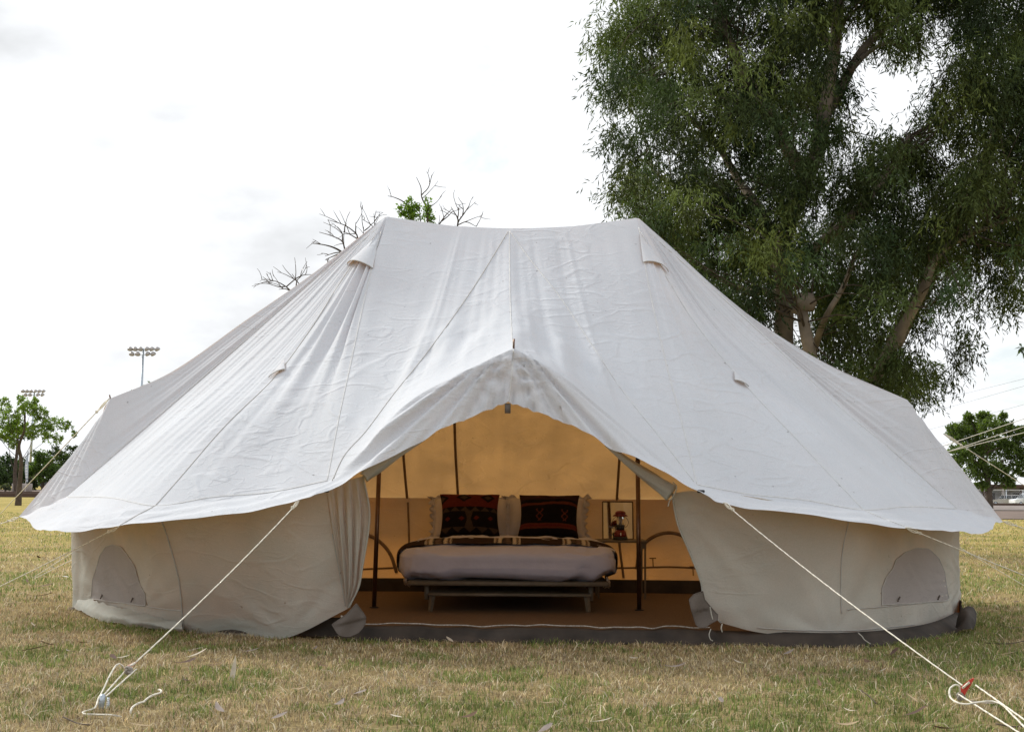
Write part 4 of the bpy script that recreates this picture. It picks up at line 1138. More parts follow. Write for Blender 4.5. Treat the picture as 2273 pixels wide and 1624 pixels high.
# ------------------------------------------------------------------ trees
def leafmesh(base, dirs, L_, W_, nrm_j=1.0, seed=0):
    """rhombic leaves from arrays of base points and directions"""
    q = np.random.default_rng(seed); n = len(base)
    d = dirs / (np.linalg.norm(dirs, axis=1)[:, None] + 1e-9)
    r = q.normal(size=(n, 3)); s = np.cross(d, r); s /= np.linalg.norm(s, axis=1)[:, None] + 1e-9
    L_ = (L_ * q.uniform(0.7, 1.25, n))[:, None]; W_ = (W_ * q.uniform(0.75, 1.2, n))[:, None]
    k = np.cross(s, d) * L_ * 0.08
    V = np.stack([base, base + d * L_ * 0.42 + s * W_ / 2 + k, base + d * L_, base + d * L_ * 0.42 - s * W_ / 2 + k], 1).reshape(-1, 3)
    F = np.arange(n * 4).reshape(n, 4)
    return V, F
def branch(a, b, r0_, r1_, bend=0.1, n=7, sides=6, q=random):
    a = np.array(a, float); b = np.array(b, float); L_ = np.linalg.norm(b - a)
    off = np.array([q.uniform(-1, 1), q.uniform(-1, 1), q.uniform(-0.6, 1)]) * L_ * bend
    t = np.linspace(0, 1, n)[:, None]
    pts = a * (1 - t) + b * t + off * (4 * t * (1 - t)) + np.array([[q.uniform(-1, 1) for _ in range(3)] for _ in range(n)]) * L_ * 0.012 * np.sin(np.pi * t)
    return pts, tube(pts, np.linspace(r0_, r1_, n), sides)
def inpoly(x, y, poly):
    c = False; n = len(poly); j = n - 1
    for i in range(n):
        if ((poly[i][1] > y) != (poly[j][1] > y)) and (x < (poly[j][0] - poly[i][0]) * (y - poly[i][1]) / (poly[j][1] - poly[i][1]) + poly[i][0]): c = not c
        j = i
    return c
# --- the big gum tree
EY = 22.0
euc = thing('gum_tree', 'huge dark gum tree with drooping foliage towering behind the tent', 'tree', (P(1765, 1200, EY)[0], EY, 0))
limbs = [
    ([(1750, 1240), (1742, 900), (1740, 740), (1742, 655), (1735, 560), (1760, 470), (1790, 400), (1815, 330), (1828, 260), (1850, 120), (1868, -60), (1880, -260)], 0.17, 0.07, -0.4),
    ([(1800, 1240), (1800, 900), (1797, 780), (1785, 720), (1782, 676), (1800, 662)], 0.13, 0.075, -1.2),
    ([(1800, 800), (1822, 730), (1840, 690), (1870, 640), (1900, 560)], 0.06, 0.03, -1.0),
    ([(1742, 655), (1770, 690), (1785, 690)], 0.06, 0.06, -0.8),
    ([(1900, 1240), (1940, 850), (1985, 760), (2030, 680), (2055, 630), (2068, 590), (2095, 552), (2140, 525), (2200, 500), (2300, 470)], 0.12, 0.03, -1.2),
    ([(1828, 260), (1860, 210), (1885, 160), (1915, 110), (1950, 75), (2000, 40), (2060, 5)], 0.10, 0.03, 0.2),
    ([(1885, 160), (1930, 115), (1975, 95), (2010, 110)], 0.05, 0.02, 0.2),
    ([(1850, 120), (1820, 60), (1800, -20), (1790, -120)], 0.10, 0.04, 0.3),
    ([(1735, 560), (1690, 470), (1640, 400), (1590, 320), (1500, 230), (1440, 150)], 0.09, 0.02, 0.6),
    ([(1735, 600), (1640, 520), (1560, 450), (1500, 410), (1450, 385)], 0.08, 0.02, 1.0),
    ([(1790, 400), (1720, 280), (1650, 160), (1600, 40), (1560, -100)], 0.12, 0.04, -0.5),
    ([(1985, 760), (2050, 640), (2160, 420), (2230, 250), (2280, 60), (2300, -120)], 0.14, 0.04, 1.0),
    ([(1740, 650), (1650, 640), (1560, 600), (1490, 540)], 0.07, 0.02, 1.3),
    ([(1800, 560), (1890, 480), (1960, 400), (2020, 300)], 0.09, 0.03, -0.8),
]
limb_pts = []
for pts, ra, rb, dy in limbs:
    n = len(pts)
    q = np.array([P(x, y, EY + dy * min(1.0, 2.5 * i / (n - 1))) for i, (x, y) in enumerate(pts)])
    q[0][2] = max(q[0][2], -0.1) if pts[0][1] > 1200 else q[0][2]
    if pts[0][1] > 1200: q[0] = np.array([q[0][0], EY, -0.1])
    sp = spline(q, n * 4)
    limb_pts.append(sp)
    v, f = tube(sp, np.linspace(ra, rb, len(sp)), 9)
    make('trunk' if pts[0][1] > 1200 else 'limb', v, f, M['bark'], euc)
v, f = lathe([(0.0, -0.13), (0.12, -0.12), (0.17, 0), (0.12, 0.13), (0.0, 0.15)], P(1788, 672, EY - 1.2), 12); make('burl', v, f, M['bark'], euc)
LP = np.vstack(limb_pts)
poly = [(1380, -330), (1400, -40), (1368, 40), (1342, 110), (1350, 190), (1385, 235), (1358, 285), (1378, 340), (1390, 385), (1352, 425), (1375, 480), (1450, 560), (1560, 690), (1700, 800), (1850, 880),
        (2010, 905), (2055, 880), (2105, 870), (2140, 800), (2160, 760), (2130, 690), (2190, 640), (2258, 650), (2262, 600), (2330, 560), (2480, 500), (2520, 200), (2450, -330)]
gaps = [(1985, 160, 58, 55), (2075, 60, 30, 50), (1920, 215, 40, 36), (2060, 150, 30, 60), (1838, 430, 14, 60), (1900, 110, 40, 60), (1800, 470, 16, 40), (1610, 330, 25, 18), (1480, 330, 22, 14), (1890, 330, 24, 40), (1410, 250, 22, 20), (2000, 250, 30, 40), (1880, 30, 22, 60), (2170, 600, 20, 20), (2090, 700, 26, 40), (2080, 780, 30, 26), (2120, 860, 25, 20), (1600, 560, 12, 30), (1545, 240, 14, 20), (1690, 60, 14, 26), (1990, 700, 12, 26), (1440, 330, 18, 14), (1500, 470, 16, 16), (1570, 130, 16, 18), (1760, 300, 14, 24), (1820, 90, 18, 30), (1700, 420, 12, 20), (2030, 420, 16, 18), (1930, 560, 12, 22), (1470, 120, 16, 14), (1640, 620, 14, 22), (1560, 640, 16, 20), (2120, 330, 14, 20), (1742, 690, 20, 55), (1795, 715, 24, 60), (1790, 660, 16, 18)]
clumps = []
cells = [(x, y) for x in range(1320, 2520, 47) for y in range(-330, 920, 47)]
for (gx, gy) in cells:
    for rep in range(2):
        x = gx + random.uniform(0, 47); y = gy + random.uniform(0, 47)
        if not inpoly(x, y, poly): continue
        if any(((x - a) / (c + 12)) ** 2 + ((y - b) / (d + 12)) ** 2 < 1 for a, b, c, d in gaps): continue
        if y > 720 and random.random() < 0.2: continue
        if x < 1420 and random.random() < 0.12: continue
        dy = random.uniform(-2.6, 2.6)
        if 1715 < x < 1850 and 590 < y < 800: dy = random.uniform(0.6, 2.6)
        if abs((y - 760) * 110 / -208 + 1985 - x) < 40 and 540 < y < 790: dy = random.uniform(-1.5, 2.6)
        clumps.append((P(x, y, EY + dy), random.uniform(0.22, 0.56)))
base, dirs, cols = [], [], []
q = np.random.default_rng(5)
twigs = []
for c, r in clumps:
    ns = int(37 * (r / 0.36) ** 2)
    tone = 0.42 + 1.5 * q.uniform(0, 1) ** 1.5; yel = q.uniform(0, 1)
    j = int(np.argsort(((LP - c) ** 2).sum(1))[int(q.integers(0, 10))])
    mpx, mpy = project((LP[j] + c) / 2)
    if q.random() < 0.8 and np.linalg.norm(LP[j] - c) < 3.0 and not any(((mpx - a) / (cc_ + 30)) ** 2 + ((mpy - b) / (d + 30)) ** 2 < 1 for a, b, cc_, d in gaps[:4]):
        twigs.append(branch(LP[j], c, 0.014, 0.004, 0.12, 6, 4)[1])
    for _ in range(ns):
        o = q.normal(size=3); o = o / np.linalg.norm(o) * r * q.uniform(0.05, 1.0) ** 0.8; o[2] *= 0.8
        s = c + o; d = np.array([q.normal() * 0.5, q.normal() * 0.5, -0.85 + q.normal() * 0.4]); d /= np.linalg.norm(d)
        nl = q.integers(7, 13); ln = q.uniform(0.22, 0.5)
        t = np.linspace(0.0, 1, nl)[:, None]
        pb_ = s + d * ln * t + q.normal(size=(nl, 3)) * 0.014
        dd = d + q.normal(size=(nl, 3)) * 0.55; dd[:, 2] -= 0.25
        base.append(pb_); dirs.append(dd)
        k = tone * q.uniform(0.75, 1.25)
        cc = np.array([0.050 + 0.040 * yel, 0.082 + 0.028 * yel, 0.036 - 0.008 * yel]) * k
        cols.append(np.tile(cc, (nl, 1)) * q.uniform(0.8, 1.2, (nl, 1)))
base = np.vstack(base); dirs = np.vstack(dirs); cols = np.vstack(cols)
V, F = leafmesh(base, dirs, 0.105, 0.021, seed=3)
print('gum leaves', len(base))
crown = make('crown', V, F, M['leaf'], euc, smooth=False, cols=np.repeat(cols, 4, 0)); crown['kind'] = 'stuff'
v, f = join(*twigs); make('twigs', v, f, M['darkbark'], euc)['kind'] = 'stuff'

# --- generic broad-leaved trees
def broad(name, label, px, pybase, Y, trunk, blobs, leafL, leafW, nleaf, col, bark, dark=0.3, seed=1, group=None, zb_=None, cat='tree', limbf=0.5, droop=0.2):
    q = np.random.default_rng(seed)
    b = P(px, pybase, Y); gz = terrain(b[0], Y) if zb_ is None else zb_
    b[2] = gz
    t = thing(name, label, cat, b, group)
    s = Y / FPX
    tp = [b + np.array([0, 0, -0.1])] + [P(x, y, Y) for x, y, _ in trunk]
    rad = [trunk[0][2] * 1.5] + [r for _, _, r in trunk]
    v, f = tube(spline(np.array(tp), 24), np.interp(np.linspace(0, 1, 24), np.linspace(0, 1, len(rad)), rad) * s, 8); make('trunk', v, f, bark, t)
    top = tp[-1]; B_, D_, C_ = [], [], []; tw = []
    for (x, y, r, dy, w) in blobs:
        c = P(x, y, Y + dy); rr = r * s
        start = np.array(tp[1 + int(q.integers(0, len(tp) - 1))]) if len(tp) > 1 else top
        tw.append(branch(start, c, limbf * rad[-1] * s, 0.15 * rad[-1] * s, 0.12, 7, 5)[1])
        n = int(nleaf * w)
        o = q.normal(size=(n, 3)); o /= np.linalg.norm(o, axis=1)[:, None]
        o *= rr * (q.uniform(0.1, 1.0, n) ** 0.45)[:, None]; o[:, 2] *= 0.85
        o += q.normal(size=(n, 3)) * rr * 0.08
        # gather the leaves on sub-clusters so that gaps open between them
        kc = max(6, n // 13); cc = o[q.integers(0, n, kc)]
        idx = q.integers(0, kc, n); o = o * 0.16 + cc[idx] * 0.84
        B_.append(c + o)
        d = q.normal(size=(n, 3)); d[:, 2] -= droop; D_.append(d)
        tone = q.uniform(0.6, 1.25, kc)[idx][:, None] * q.uniform(0.8, 1.2, (n, 1))
        C_.append(np.array(col) * tone)
    B_ = np.vstack(B_); D_ = np.vstack(D_); C_ = np.vstack(C_)
    V, F = leafmesh(B_, D_, leafL * s, leafW * s, seed=seed)
    cr = make('crown', V, F, M['leafb'], t, smooth=False, cols=np.repeat(C_, 4, 0)); cr['kind'] = 'stuff'
    v, f = join(*tw); make('limbs', v, f, bark, t)
    return t
broad('park_tree', 'slim young green tree standing on the lawn left of the tent', 40, 1121, 60, [(44, 1070, 5.5), (47, 1020, 4.5), (42, 990, 3.5), (55, 950, 2.5), (52, 900, 1.5)],
      [(20, 920, 30, 0.3, 1), (60, 905, 28, -0.3, 1), (90, 920, 26, 0.2, 0.9), (120, 940, 26, 0, 0.8), (150, 945, 16, 0, 0.35), (40, 950, 30, 0.4, 1), (80, 955, 30, -0.4, 1), (10, 960, 28, 0, 0.9), (110, 970, 20, 0.2, 0.5),
       (50, 882, 14, 0, 0.25), (8, 890, 14, 0, 0.3), (-20, 930, 30, 0, 0.9), (-30, 965, 26, 0, 0.7), (130, 975, 14, 0, 0.25), (165, 962, 10, 0, 0.15), (30, 985, 16, 0, 0.3), (75, 890, 12, 0, 0.2)], 5.0, 3.0, 850, (0.18, 0.27, 0.05), M['darkbark'], seed=4)
broad('park_tree', 'second thin tree trunk just behind the young tree at left', 36, 1093, 115, [(33, 1050, 4), (38, 1000, 3.5), (40, 960, 2)],
      [(35, 950, 24, 0, 1), (15, 965, 22, 0, 0.7), (60, 960, 22, 0, 0.7)], 7, 4, 350, (0.06, 0.10, 0.025), M['darkbark'], seed=8)
hq = [(-20, 1040, 45), (20, 1042, 42), (60, 1050, 38), (95, 1030, 40), (130, 1030, 48), (165, 1030, 50), (200, 1030, 45)]
labs = ['dark round tree at the far left edge behind the lawn', 'dark bushy tree behind the young tree trunk', 'mid green tree between the flag and the hedge', 'bright green low tree beside the far flag',
        'tall dense dark green tree beside the tent edge at left', 'dense dark tree half hidden by the left tent roof', 'dark tree hidden mostly behind the left tent roof']
for i, (x, y, r) in enumerate(hq):
    broad('far_tree', labs[i], x, 1086, 165 + (i % 3) * 6, [(x, 1070, 3), (x, 1045, 2.5)], [(x, y, r * 0.8, 0, 1), (x - r * .5, y + 12, r * .55, 1, .7), (x + r * .5, y + 14, r * .6, -1, .7), (x + 4, y + 26, r * .7, 0, .7), (x - 6, y - r * .5, r * .5, 0, .4)],
          5, 3.4, 1300, [(0.05, 0.085, 0.025), (0.045, 0.08, 0.022), (0.08, 0.11, 0.05), (0.085, 0.14, 0.028), (0.05, 0.08, 0.02), (0.04, 0.06, 0.018), (0.04, 0.06, 0.018)][i], M['darkbark'], seed=20 + i, group='far trees left of the tent')
broad('park_tree', 'bushy green tree on the right behind the stretched ropes', 2195, 1120, 85, [(2195, 1090, 7), (2190, 1050, 6), (2180, 1010, 4)],
      [(2130, 960, 30, 0, 1), (2160, 945, 34, 1, 1), (2200, 950, 34, -1, 1), (2160, 990, 40, 0, 1.2), (2210, 1000, 44, 1, 1.2), (2250, 990, 36, 0, 1), (2270, 1030, 36, 0, 1), (2130, 1010, 34, -1, 1), (2170, 1040, 38, 0, 1.1), (2220, 1050, 36, 0, 1), (2185, 925, 20, 0, .5),
       (2235, 950, 22, 0, .5), (2150, 925, 14, 0, .3), (2265, 960, 24, 0, .6), (2300, 1000, 40, 0, 1), (2115, 950, 16, 0, .3), (2225, 925, 12, 0, .2), (2180, 1075, 18, 0, .3), (2240, 1070, 20, 0, .35)], 6.5, 3.2, 1700, (0.11, 0.165, 0.03), M['darkbark'], seed=41)
broad('park_tree', 'leafy tree whose twig tips enter at the right picture edge', 2560, 1150, 30, [(2540, 1000, 14), (2520, 850, 11), (2480, 760, 7)],
      [(2420, 720, 70, 0, 1), (2480, 640, 90, 0, 1.2), (2560, 680, 90, 0, 1.2), (2330, 775, 30, 0, .3), (2285, 782, 16, 0, .12), (2272, 772, 8, 0, .05)], 18, 5, 500, (0.05, 0.08, 0.03), M['darkbark'], seed=47, droop=1.0)
broad('park_tree', 'tree behind the tent whose leaf tips show beside the light mast', 330, 1100, 60, [(330, 1000, 5), (335, 920, 4)],
      [(335, 920, 40, 0, 1), (370, 930, 40, 0, 1), (300, 930, 36, 0, .8), (332, 850, 5, 0, .03), (351, 845, 4, 0, .025), (318, 858, 3, 0, .02), (295, 868, 4, 0, .025)], 6, 3.2, 400, (0.07, 0.115, 0.025), M['darkbark'], seed=52)
# --- bare-branched tree behind the ridge
BYt = 27.0
bt = thing('bare_tree', 'half bare tree with dead branches rising behind the left tent peak', 'tree', (P(840, 1180, BYt)[0], BYt, 0))
def zc_(cx_, cy_): return (460 + cx_ * 0.2893, 362 + cy_ * 0.2893)
tr = [P(850, 1190, BYt), P(848, 900, BYt), P(850, 700, BYt), P(870, 600, BYt)]; tr[0][2] = -0.1
v, f = tube(spline(np.array(tr), 20), np.linspace(0.22, 0.05, 20), 9); make('trunk', v, f, M['darkbark'], bt)
bl = [
    [(900, 1300), (760, 1080), (640, 980), (600, 945), (520, 905), (455, 910)], [(610, 945), (690, 880), (750, 857), (800, 855)], [(600, 945), (560, 950), (480, 928)], [(640, 980), (600, 965), (550, 968)],
    [(1150, 1100), (1100, 800), (1055, 660), (1035, 600), (960, 560), (860, 530)], [(1038, 600), (1035, 540), (1000, 488)], [(1150, 1000), (1180, 700), (1155, 580), (1140, 540), (1060, 480), (925, 435)], [(1150, 580), (1090, 545), (1040, 525)],
    [(1140, 540), (1138, 490), (1140, 455)], [(1250, 800), (1210, 600), (1200, 545), (1200, 490)], [(1205, 520), (1250, 480), (1235, 440)], [(1230, 560), (1270, 490), (1190, 430)], [(1285, 520), (1283, 470), (1279, 385)],
    [(1500, 900), (1690, 520), (1690, 440), (1685, 350), (1645, 260), (1640, 190), (1605, 108)], [(1645, 245), (1700, 180), (1723, 92)], [(1690, 350), (1720, 330)], [(1500, 800), (1570, 500), (1560, 400), (1520, 310), (1440, 265), (1385, 252)],
    [(1640, 480), (1632, 400), (1625, 300)], [(1600, 480), (1530, 410), (1470, 370)], [(1600, 800), (1760, 500), (1790, 455), (1830, 400), (1880, 350)], [(1800, 445), (1850, 405), (1880, 370)],
    [(1700, 800), (1900, 540), (1922, 470), (1920, 420), (1890, 370), (1870, 335)], [(1928, 445), (1965, 395), (2005, 335), (2010, 320)], [(1920, 430), (1928, 380), (1925, 345)], [(1960, 400), (1965, 350), (1958, 310)], [(1930, 472), (1990, 452), (2065, 487)],
    [(1060, 720), (1030, 682), (970, 648), (900, 628), (800, 615)], [(1030, 684), (985, 688), (905, 712)], [(1000, 700), (930, 730), (905, 742)], [(760, 1000), (700, 920), (650, 850)], [(680, 960), (690, 900), (720, 870)],
]
parts = []; tw = []
q = np.random.default_rng(9)
for b_ in bl:
    deep = len(b_) > 4
    pts3 = np.array([P(*zc_(*p), BYt + q.uniform(-0.15, 0.15)) for p in b_])
    if deep: pts3 = np.vstack([[tr[3] if b_[0][0] > 1000 else tr[2]], pts3])
    sp = spline(pts3, len(pts3) * 5)
    parts.append(tube(sp, np.linspace(0.034 if deep else 0.013, 0.005, len(sp)), 6))
    for _ in range(int(len(b_) * 0.7)):
        i = q.integers(len(sp) // 3, len(sp)); t_ = sp[min(i + 1, len(sp) - 1)] - sp[max(i - 1, 0)]; t_ /= np.linalg.norm(t_) + 1e-9
        d = t_ * 0.8 + q.normal(size=3) * 0.6 + np.array([0, 0, 0.35]); d /= np.linalg.norm(d)
        e = sp[i] + d * q.uniform(0.15, 0.5)
        p2, tb = branch(sp[i], e, 0.008, 0.0035, 0.12, 5, 4); tw.append(tb)
        if q.random() < 0.6:
            d2 = d + q.normal(size=3) * 0.6; tw.append(branch(p2[3], p2[3] + d2 / np.linalg.norm(d2) * q.uniform(0.1, 0.25), 0.006, 0.003, 0.1, 4, 4)[1])
for b_, (v, f) in zip(bl, parts): make('branch', v, f, M['darkbark'], bt)
v, f = join(*tw); make('twigs', v, f, M['darkbark'], bt)['kind'] = 'stuff'
Bb, Db, Cb = [], [], []
for (cx_, cy_, r, n) in ((1540, 350, 70, 260), (1600, 340, 55, 130), (1500, 390, 46, 110), (1580, 410, 66, 220), (1690, 340, 40, 70), (1690, 400, 60, 150), (1555, 280, 30, 40), (1720, 440, 40, 60), (1690, 280, 26, 24), (1480, 350, 40, 40)):
    c = P(*zc_(cx_, cy_), BYt); rr = r * 0.2893 * BYt / FPX
    o = q.normal(size=(n, 3)); o /= np.linalg.norm(o, axis=1)[:, None]; o *= rr * (q.uniform(0, 1, n) ** 0.8)[:, None]
    o *= 1.0
    Bb.append(c + o); Db.append(q.normal(size=(n, 3))); Cb.append(np.array([0.15, 0.25, 0.035]) * q.uniform(0.6, 1.3, (n, 1)))
V, F = leafmesh(np.vstack(Bb), np.vstack(Db), 0.06, 0.036, seed=2)
make('foliage', V, F, M['leafb'], bt, smooth=False, cols=np.repeat(np.vstack(Cb), 4, 0))['kind'] = 'stuff'

# ------------------------------------------------------------------ far background
def mast(label, px, pytop, Y, rows, tilt=0.0):
    top = P(px, pytop, Y); base_ = np.array([top[0] - 0.35, Y, 0.0]); s = Y / FPX
    t = thing('light_mast', label, 'light mast', base_, 'sports field light masts')
    v, f = tube([base_, top], [0.30, 0.17], 10); make('pole', v, f, M['galv'], t)
    for dy, xs_ in rows:
        zc2 = top[2] - dy * s
        v, f = tube([(top[0] + xs_[0] * s, Y - 0.1, zc2), (top[0] + xs_[-1] * s, Y - 0.1, zc2)], 0.06, 6); make('crossarm', v, f, M['galv'], t)
        for x in xs_:
            c = np.array([top[0] + x * s, Y - 0.35, zc2 + 0.05])
            v, f = lathe([(0.05, 0.42), (0.22, 0.34), (0.40, 0.10), (0.44, -0.12), (0.40, -0.14), (0.0, 0.0)], (0, 0, 0), 12)
            v = np.array(v) @ np.array(Matrix.Rotation(R(38), 3, 'X')).T @ np.array(Matrix.Rotation(R(25 if x < 0 else -35), 3, 'Z')).T + c
            lo = make('floodlight', v, f, M['carpaint_silver'], t)
    return t
mast('tall floodlight mast with two rows of lamps above the left roof', 318, 773, 225, [(3, (-28, -17, -5, 10, 21, 33)), (14, (-24, -11, 12, 24))])
mast('lower floodlight mast half hidden behind the young tree', 76, 867, 300, [(2, (-24, -15, -6, 4, 13, 22)), (10, (-18, -8, 10, 20))])
# kerb strips and dirt bed at left
def slab(name, label, px0, px1, py0, py1, h, mat, kind=None, cat=None, z0_=0.0):
    a = G(px0, py1, z0_); b = G(px1, py1, z0_); Y0 = (a[1] + b[1]) / 2; c = G((px0 + px1) / 2, py0, z0_); Y1 = c[1]
    v, f = box(((a[0] + b[0]) / 2, (Y0 + Y1) / 2, h / 2), (abs(b[0] - a[0]), Y1 - Y0, h)); o = make(name, v, f, mat, smooth=False)
    return tag(o, label, cat, kind=kind)
def strip_far(name, label, x0, x1, y0, y1, h, mat, zoff=0.0):
    v, f = box(((x0 + x1) / 2, (y0 + y1) / 2, h / 2 + zoff), (x1 - x0, y1 - y0, h)); return tag(make(name, v, f, mat, smooth=False), label, kind='structure')
strip_far('kerb', 'low dark kerb along the far edge of the lawn at left', -90, -8, 93, 94, 0.28, M['brown_wall'])
strip_far('path', 'pale path beyond the kerb at left', -95, -8, 94.2, 103, 0.03, M['concrete'])
strip_far('kerb', 'second dark kerb beyond the path at left', -100, -8, 104, 104.6, 0.30, M['brown_wall'])
strip_far('planting_bed', 'brown bare planting bed below the far trees', -120, -8, 105, 190, 0.02, M['dirt'])
bc = P(49, 1082, 140)
v, f = box((bc[0], 140, 0.42), (1.75, 1.0, 0.84), 0.1, 0.04); tag(make('concrete_block', v, f, M['concrete']), 'low square concrete block left of the young tree trunk', 'block')
for i, (x, r, lab) in enumerate(((12, 14, 'grey green round shrub at the far left edge'), (132, 14, 'grey green shrub beyond the path near the tent'))):
    broad('shrub', lab, x, 1088, 132, [(x, 1084, 2)], [(x, 1080, r * .7, 0, 1), (x - 7, 1082, r * .5, 0, .7), (x + 8, 1083, r * .5, 0, .7)], 3.5, 2, 260, (0.10, 0.12, 0.07), M['darkbark'], seed=60 + i, cat='shrub')
# feather flag
fl = thing('feather_flag', 'tall pale blue and white feather flag behind the young tree', 'flag', (P(57, 1085, 110)[0], 110, 0))
fx = P(56, 1085, 110)[0]
v, f = tube([(fx, 110, 0), (fx + 0.05, 110, 2.2), (fx + 0.35, 110, 4.6)], 0.03, 6); make('flag_pole', v, f, M['white'], fl)
rows = [[P(58, 1069, 109.9), P(55, 1040, 109.9), P(58, 1015, 109.9), P(62, 1000, 109.9)], [P(62, 1069, 109.7), P(63, 1040, 109.75), P(63, 1015, 109.8), P(63.2, 1000, 109.85)]]
sheet('flag_cloth', rows, simple('flag_cloth', (0.42, 0.47, 0.53), 0.8), fl, 20, 5, 0.05, 3)
for i in range(5):
    v, f = box(P(58.7, 1032 + i * 6.5, 109.6), (0.16, 0.01, 0.13), 0.0); make('lettering', v, f, M['white'], fl, smooth=False)

def car(name, label, c, rz, L_, Wd, H_, paint, kind='van'):
    t = thing(name, label, 'car', c); c = np.array(c, float)
    ca, sa = math.cos(rz), math.sin(rz); Rm = np.array([[ca, -sa, 0], [sa, ca, 0], [0, 0, 1]])
    # side profile, front at -x
    body = [(-.5, .22), (-.5, .42), (-.47, .50), (-.26, .56), (-.13, .60), (.44, .60), (.49, .56), (.5, .30), (.48, .20)]
    cab = [(-.27, .57), (-.14, .93), (-.05, .99), (.36, .99), (.44, .94), (.485, .60)]
    def ext(pr, w0, w1, zs=1.0):
        n = len(pr); V = []
        for sgn in (-1, 1):
            for (x, z) in pr:
                k = w0 + (w1 - w0) * max(0, (z - 0.6) / 0.4)
                V.append((x * L_, sgn * k * Wd / 2, z * H_))
        F = [tuple(range(n - 1, -1, -1)), tuple(range(n, 2 * n))] + [(j, (j + 1) % n, n + (j + 1) % n, n + j) for j in range(n)]
        return np.array(V) @ Rm.T + c, F
    v, f = ext(body, 1.0, 1.0); b = make('body', v, f, paint, t, smooth=False)
    v, f = ext(cab, 0.98, 0.80); make('cabin', v, f, paint, t, smooth=False)
    def quad(pts, mat, nm, th=0.01):
        v = np.array([[p[0] * L_, p[1] * Wd / 2, p[2] * H_] for p in pts]); n_ = np.cross(v[1] - v[0], v[2] - v[0]); n_ /= np.linalg.norm(n_) + 1e-9
        v2 = np.vstack([v - n_ * th, v + n_ * th]) @ Rm.T + c; k = len(pts)
        make(nm, v2, [tuple(range(k - 1, -1, -1)), tuple(range(k, 2 * k))] + [(j, (j + 1) % k, k + (j + 1) % k, k + j) for j in range(k)], mat, t, smooth=False)
    for sg in (-1, 1):
        for x0_, x1_, x2, x3 in ((-.235, -.06, -.06, -.125), (-.04, .17, .17, -.04), (.19, .44, .40, .19)):
            quad([(x0_, sg * 1.0, .63), (x1_, sg * 1.0, .63), (x2, sg * .86, .93), (x3, sg * .86, .93)], M['carglass'], 'side_window')
        for x in (-.32, .31):
            v, f = lathe([(0.0, -0.11), (0.26, -0.11), (0.33, -0.08), (0.33, 0.08), (0.26, 0.11), (0.0, 0.11)], (0, 0, 0), 18)
            v = np.array(v) @ np.array(Matrix.Rotation(R(90), 3, 'X')).T + np.array([x * L_, sg * (Wd / 2 - 0.10), 0.33]); v = v @ Rm.T + c
            w_ = make('wheel', v, f, M['tyre'], t)
            v, f = lathe([(0.0, -0.115), (0.19, -0.115), (0.19, 0.115), (0.0, 0.115)], (0, 0, 0), 14)
            v = np.array(v) @ np.array(Matrix.Rotation(R(90), 3, 'X')).T + np.array([x * L_, sg * (Wd / 2 - 0.10), 0.33]); make('rim', v @ Rm.T + c, f, M['galv'], w_)
        v, f = box((0, 0, 0), (0.1, 0.3, 0.12)); make('headlight', (np.array(v) + [-.495 * L_, sg * .36 * Wd, .45 * H_]) @ Rm.T + c, f, M['white'], t, smooth=False)
        v, f = box((0, 0, 0), (0.08, 0.2, 0.25)); make('tail_light', (np.array(v) + [.497 * L_, sg * .40 * Wd, .50 * H_]) @ Rm.T + c, f, M['red'], t, smooth=False)
    quad([(-.275, -.85, .62), (-.275, .85, .62), (-.15, .74, .93), (-.15, -.74, .93)], M['carglass'], 'windscreen')
    quad([(.487, .85, .64), (.487, -.85, .64), (.447, -.74, .93), (.447, .74, .93)], M['carglass'], 'rear_window')
    return t
CYr = 215.0
def gz(px, Y): x = P(px, 1100, Y)[0]; return x, terrain(x, Y)
x, z = gz(2233, CYr)
car('parked_car', 'silver minivan parked behind the wire fence at right', (x, CYr, z), R(-20), 4.6, 1.8, 1.62, M['carpaint_silver'])
x, z = gz(2272, CYr - 4)
car('parked_car', 'white van parked at the right picture edge behind the fence', (x + 0.6, CYr - 4, z), R(8), 4.9, 1.95, 1.85, M['carpaint_white'])
car('parked_car', 'dark car glimpsed beyond the path at far left', (P(86, 1084, 262)[0], 262, 0), R(60), 4.4, 1.8, 1.45, M['carpaint_dark'])
# carport building
x0_, zb0 = gz(2080, 245); x1_, zb1 = gz(2420, 245)
bz = gz(2230, 245)[1]
bld = thing('carport_building', 'low building with brown roof edge behind the right trees', 'building', ((x0_ + x1_) / 2, 245, bz))
v, f = box(((x0_ + x1_) / 2, 247, bz + 1.5), (x1_ - x0_, 0.3, 3.0)); make('wall', v, f, M['plaster'], bld, smooth=False)
v, f = box(((x0_ + x1_) / 2, 244, bz + 3.25), (x1_ - x0_ + 1, 7.0, 0.55)); rf = make('roof', v, f, M['brown_wall'], bld, smooth=False)
for i in range(9):
    v, f = box((x0_ + 0.5 + (x1_ - x0_ - 1) * i / 8, 241.2, bz + 1.49), (0.4, 0.4, 2.98)); make('column', v, f, M['plaster'] if i % 2 else M['brown_wall'], bld, smooth=False)
for i in range(3):
    v, f = box((x0_ + (x1_ - x0_) * (0.38 + 0.16 * i), 246.8, bz + 1.05), (1.1, 0.12, 2.1)); make('door', v, f, M['brown_wall'], bld, smooth=False)
